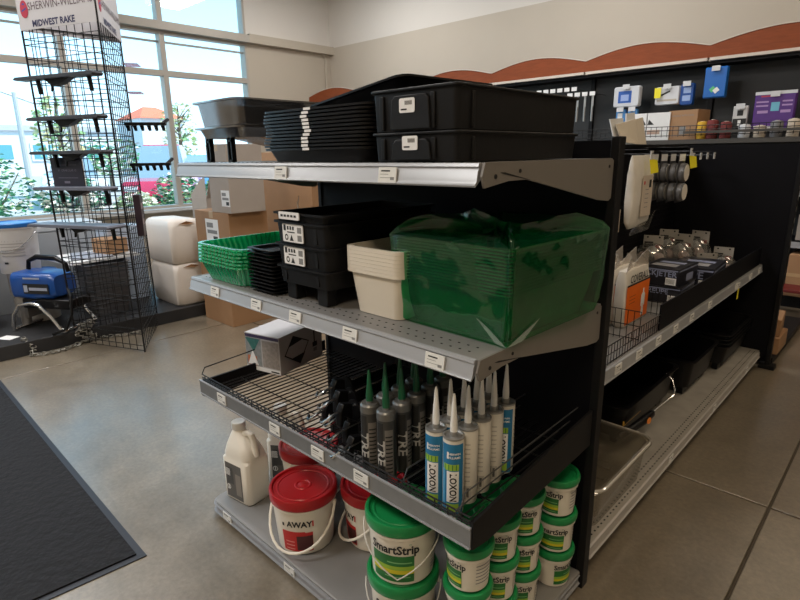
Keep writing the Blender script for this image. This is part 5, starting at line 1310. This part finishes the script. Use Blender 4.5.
g = B(); text_on(g, 'M   DRAKULAR 10', .021, face_yneg(-.01, -.0036, .105), 0, .0); g.box(-.10, .08, -.0036, -.003, .055, .058, 0).box(-.05, 0, -.0036, -.003, .02, .035, 0).box(-.08, .08, -.0036, -.003, .14, .142, 0); g.build('lettering', mat('faint_card_print', (.16, .15, .2), .5), t, smooth=0)
# small rakes on the right face
dBC = (Cc-Bc).normalized(); nBC = Vector((dBC.y, -dBC.x, 0)); angBC = math.atan2(dBC.y, dBC.x)
for (zz, L) in ((1.51, 'black toothed rake head on the right side of the rack, upper'), (1.235, 'black toothed rake head on the right side of the rack, lower')):
    c = (Bc+Cc)/2+nBC*.15
    t = thing('rake_head', L, 'rake', (c.x, c.y, zz+.04), angBC+PI/2, 'rake heads on the wire rack')
    b = B().box(-.13, .14, -.045, .015, 0, .02)
    b.build('bar', M_plack, t, bevel=.003)
    tt = B()
    for k in range(6): tt.prism([(-.014, 0), (.014, 0), (.006, -.055), (-.012, -.055)], 'Y', -.035, -.018, 0, T(-.10+k*.046, -.02, 0, 0, R_(-35)))
    tt.build('teeth', M_plack, t, smooth=0)
    B().tube([(-.1, -.02, .01), (-.13, -.12, .045)], .012, 8).build('socket', M_plack, t)
for (zz, L) in ((1.98, 'upper clear price plate sticking out of the rack'), (1.79, 'lower clear price plate sticking out of the rack')):
    c = Bc+(Cc-Bc)*.85+nBC*.012
    t = thing('price_plate', L, 'price plate', (c.x, c.y, zz), angBC, 'clear price plates on the rack')
    B().box(-.02, .14, -.10, .0, 0, .004).build('plate', film('pink_plate', (.85, .72, .82), .4, .2, .4, (.6, .5, .6)), t, smooth=0)
t = thing('brush_pack', 'dark red boxed brush hanging low on the right side of the rack', 'brush', (*((Bc+(Cc-Bc)*.42)+nBC*.03)[:2], .79), angBC)
B().box(-.045, .045, -.03, .015, 0, .29).build('pack', mat('dark_pack', (.035, .02, .03), .4), t, bevel=.003)
B().box(-.035, .035, -.0308, -.0302, .19, .23).box(-.03, .02, -.0308, -.0302, .08, .12).build('print', mat('pack_print', (.35, .28, .3), .5), t, smooth=0)

# ------------------------------------------------------------------ entrance mat
t = thing('entrance_mat', 'large black entrance mat with rubber edge on the concrete floor', 'mat', (0, 0, 0))
dm_ = Vector((-2.265+0, .023+0, 0))
p0 = Vector((-1.158, -.823, 0)); u1 = Vector((-1, .010, 0)).normalized(); u2 = Vector((-.10, -1, 0)).normalized()
def quad(e0, z0, z1, b, mi=0, L1=2.9, L2=2.0):
    P = [p0+u1*e0+u2*e0, p0+u1*(L1-e0)+u2*e0, p0+u1*(L1-e0)+u2*(L2-e0), p0+u1*e0+u2*(L2-e0)]
    b.loft([[(p.x, p.y, z0) for p in P], [(p.x, p.y, z1) for p in P]], mi)
b = B(); quad(0, .0005, .004, b); b.build('rubber_border', mat('rubber_border', (.012, .014, .022), .5), t, smooth=0)
b = B(); quad(.025, .004, .010, b); b.build('pile', mat('mat_pile', (.006, .0065, .009), .95, noise=.5, nscale=40, bump=1), t, smooth=0)
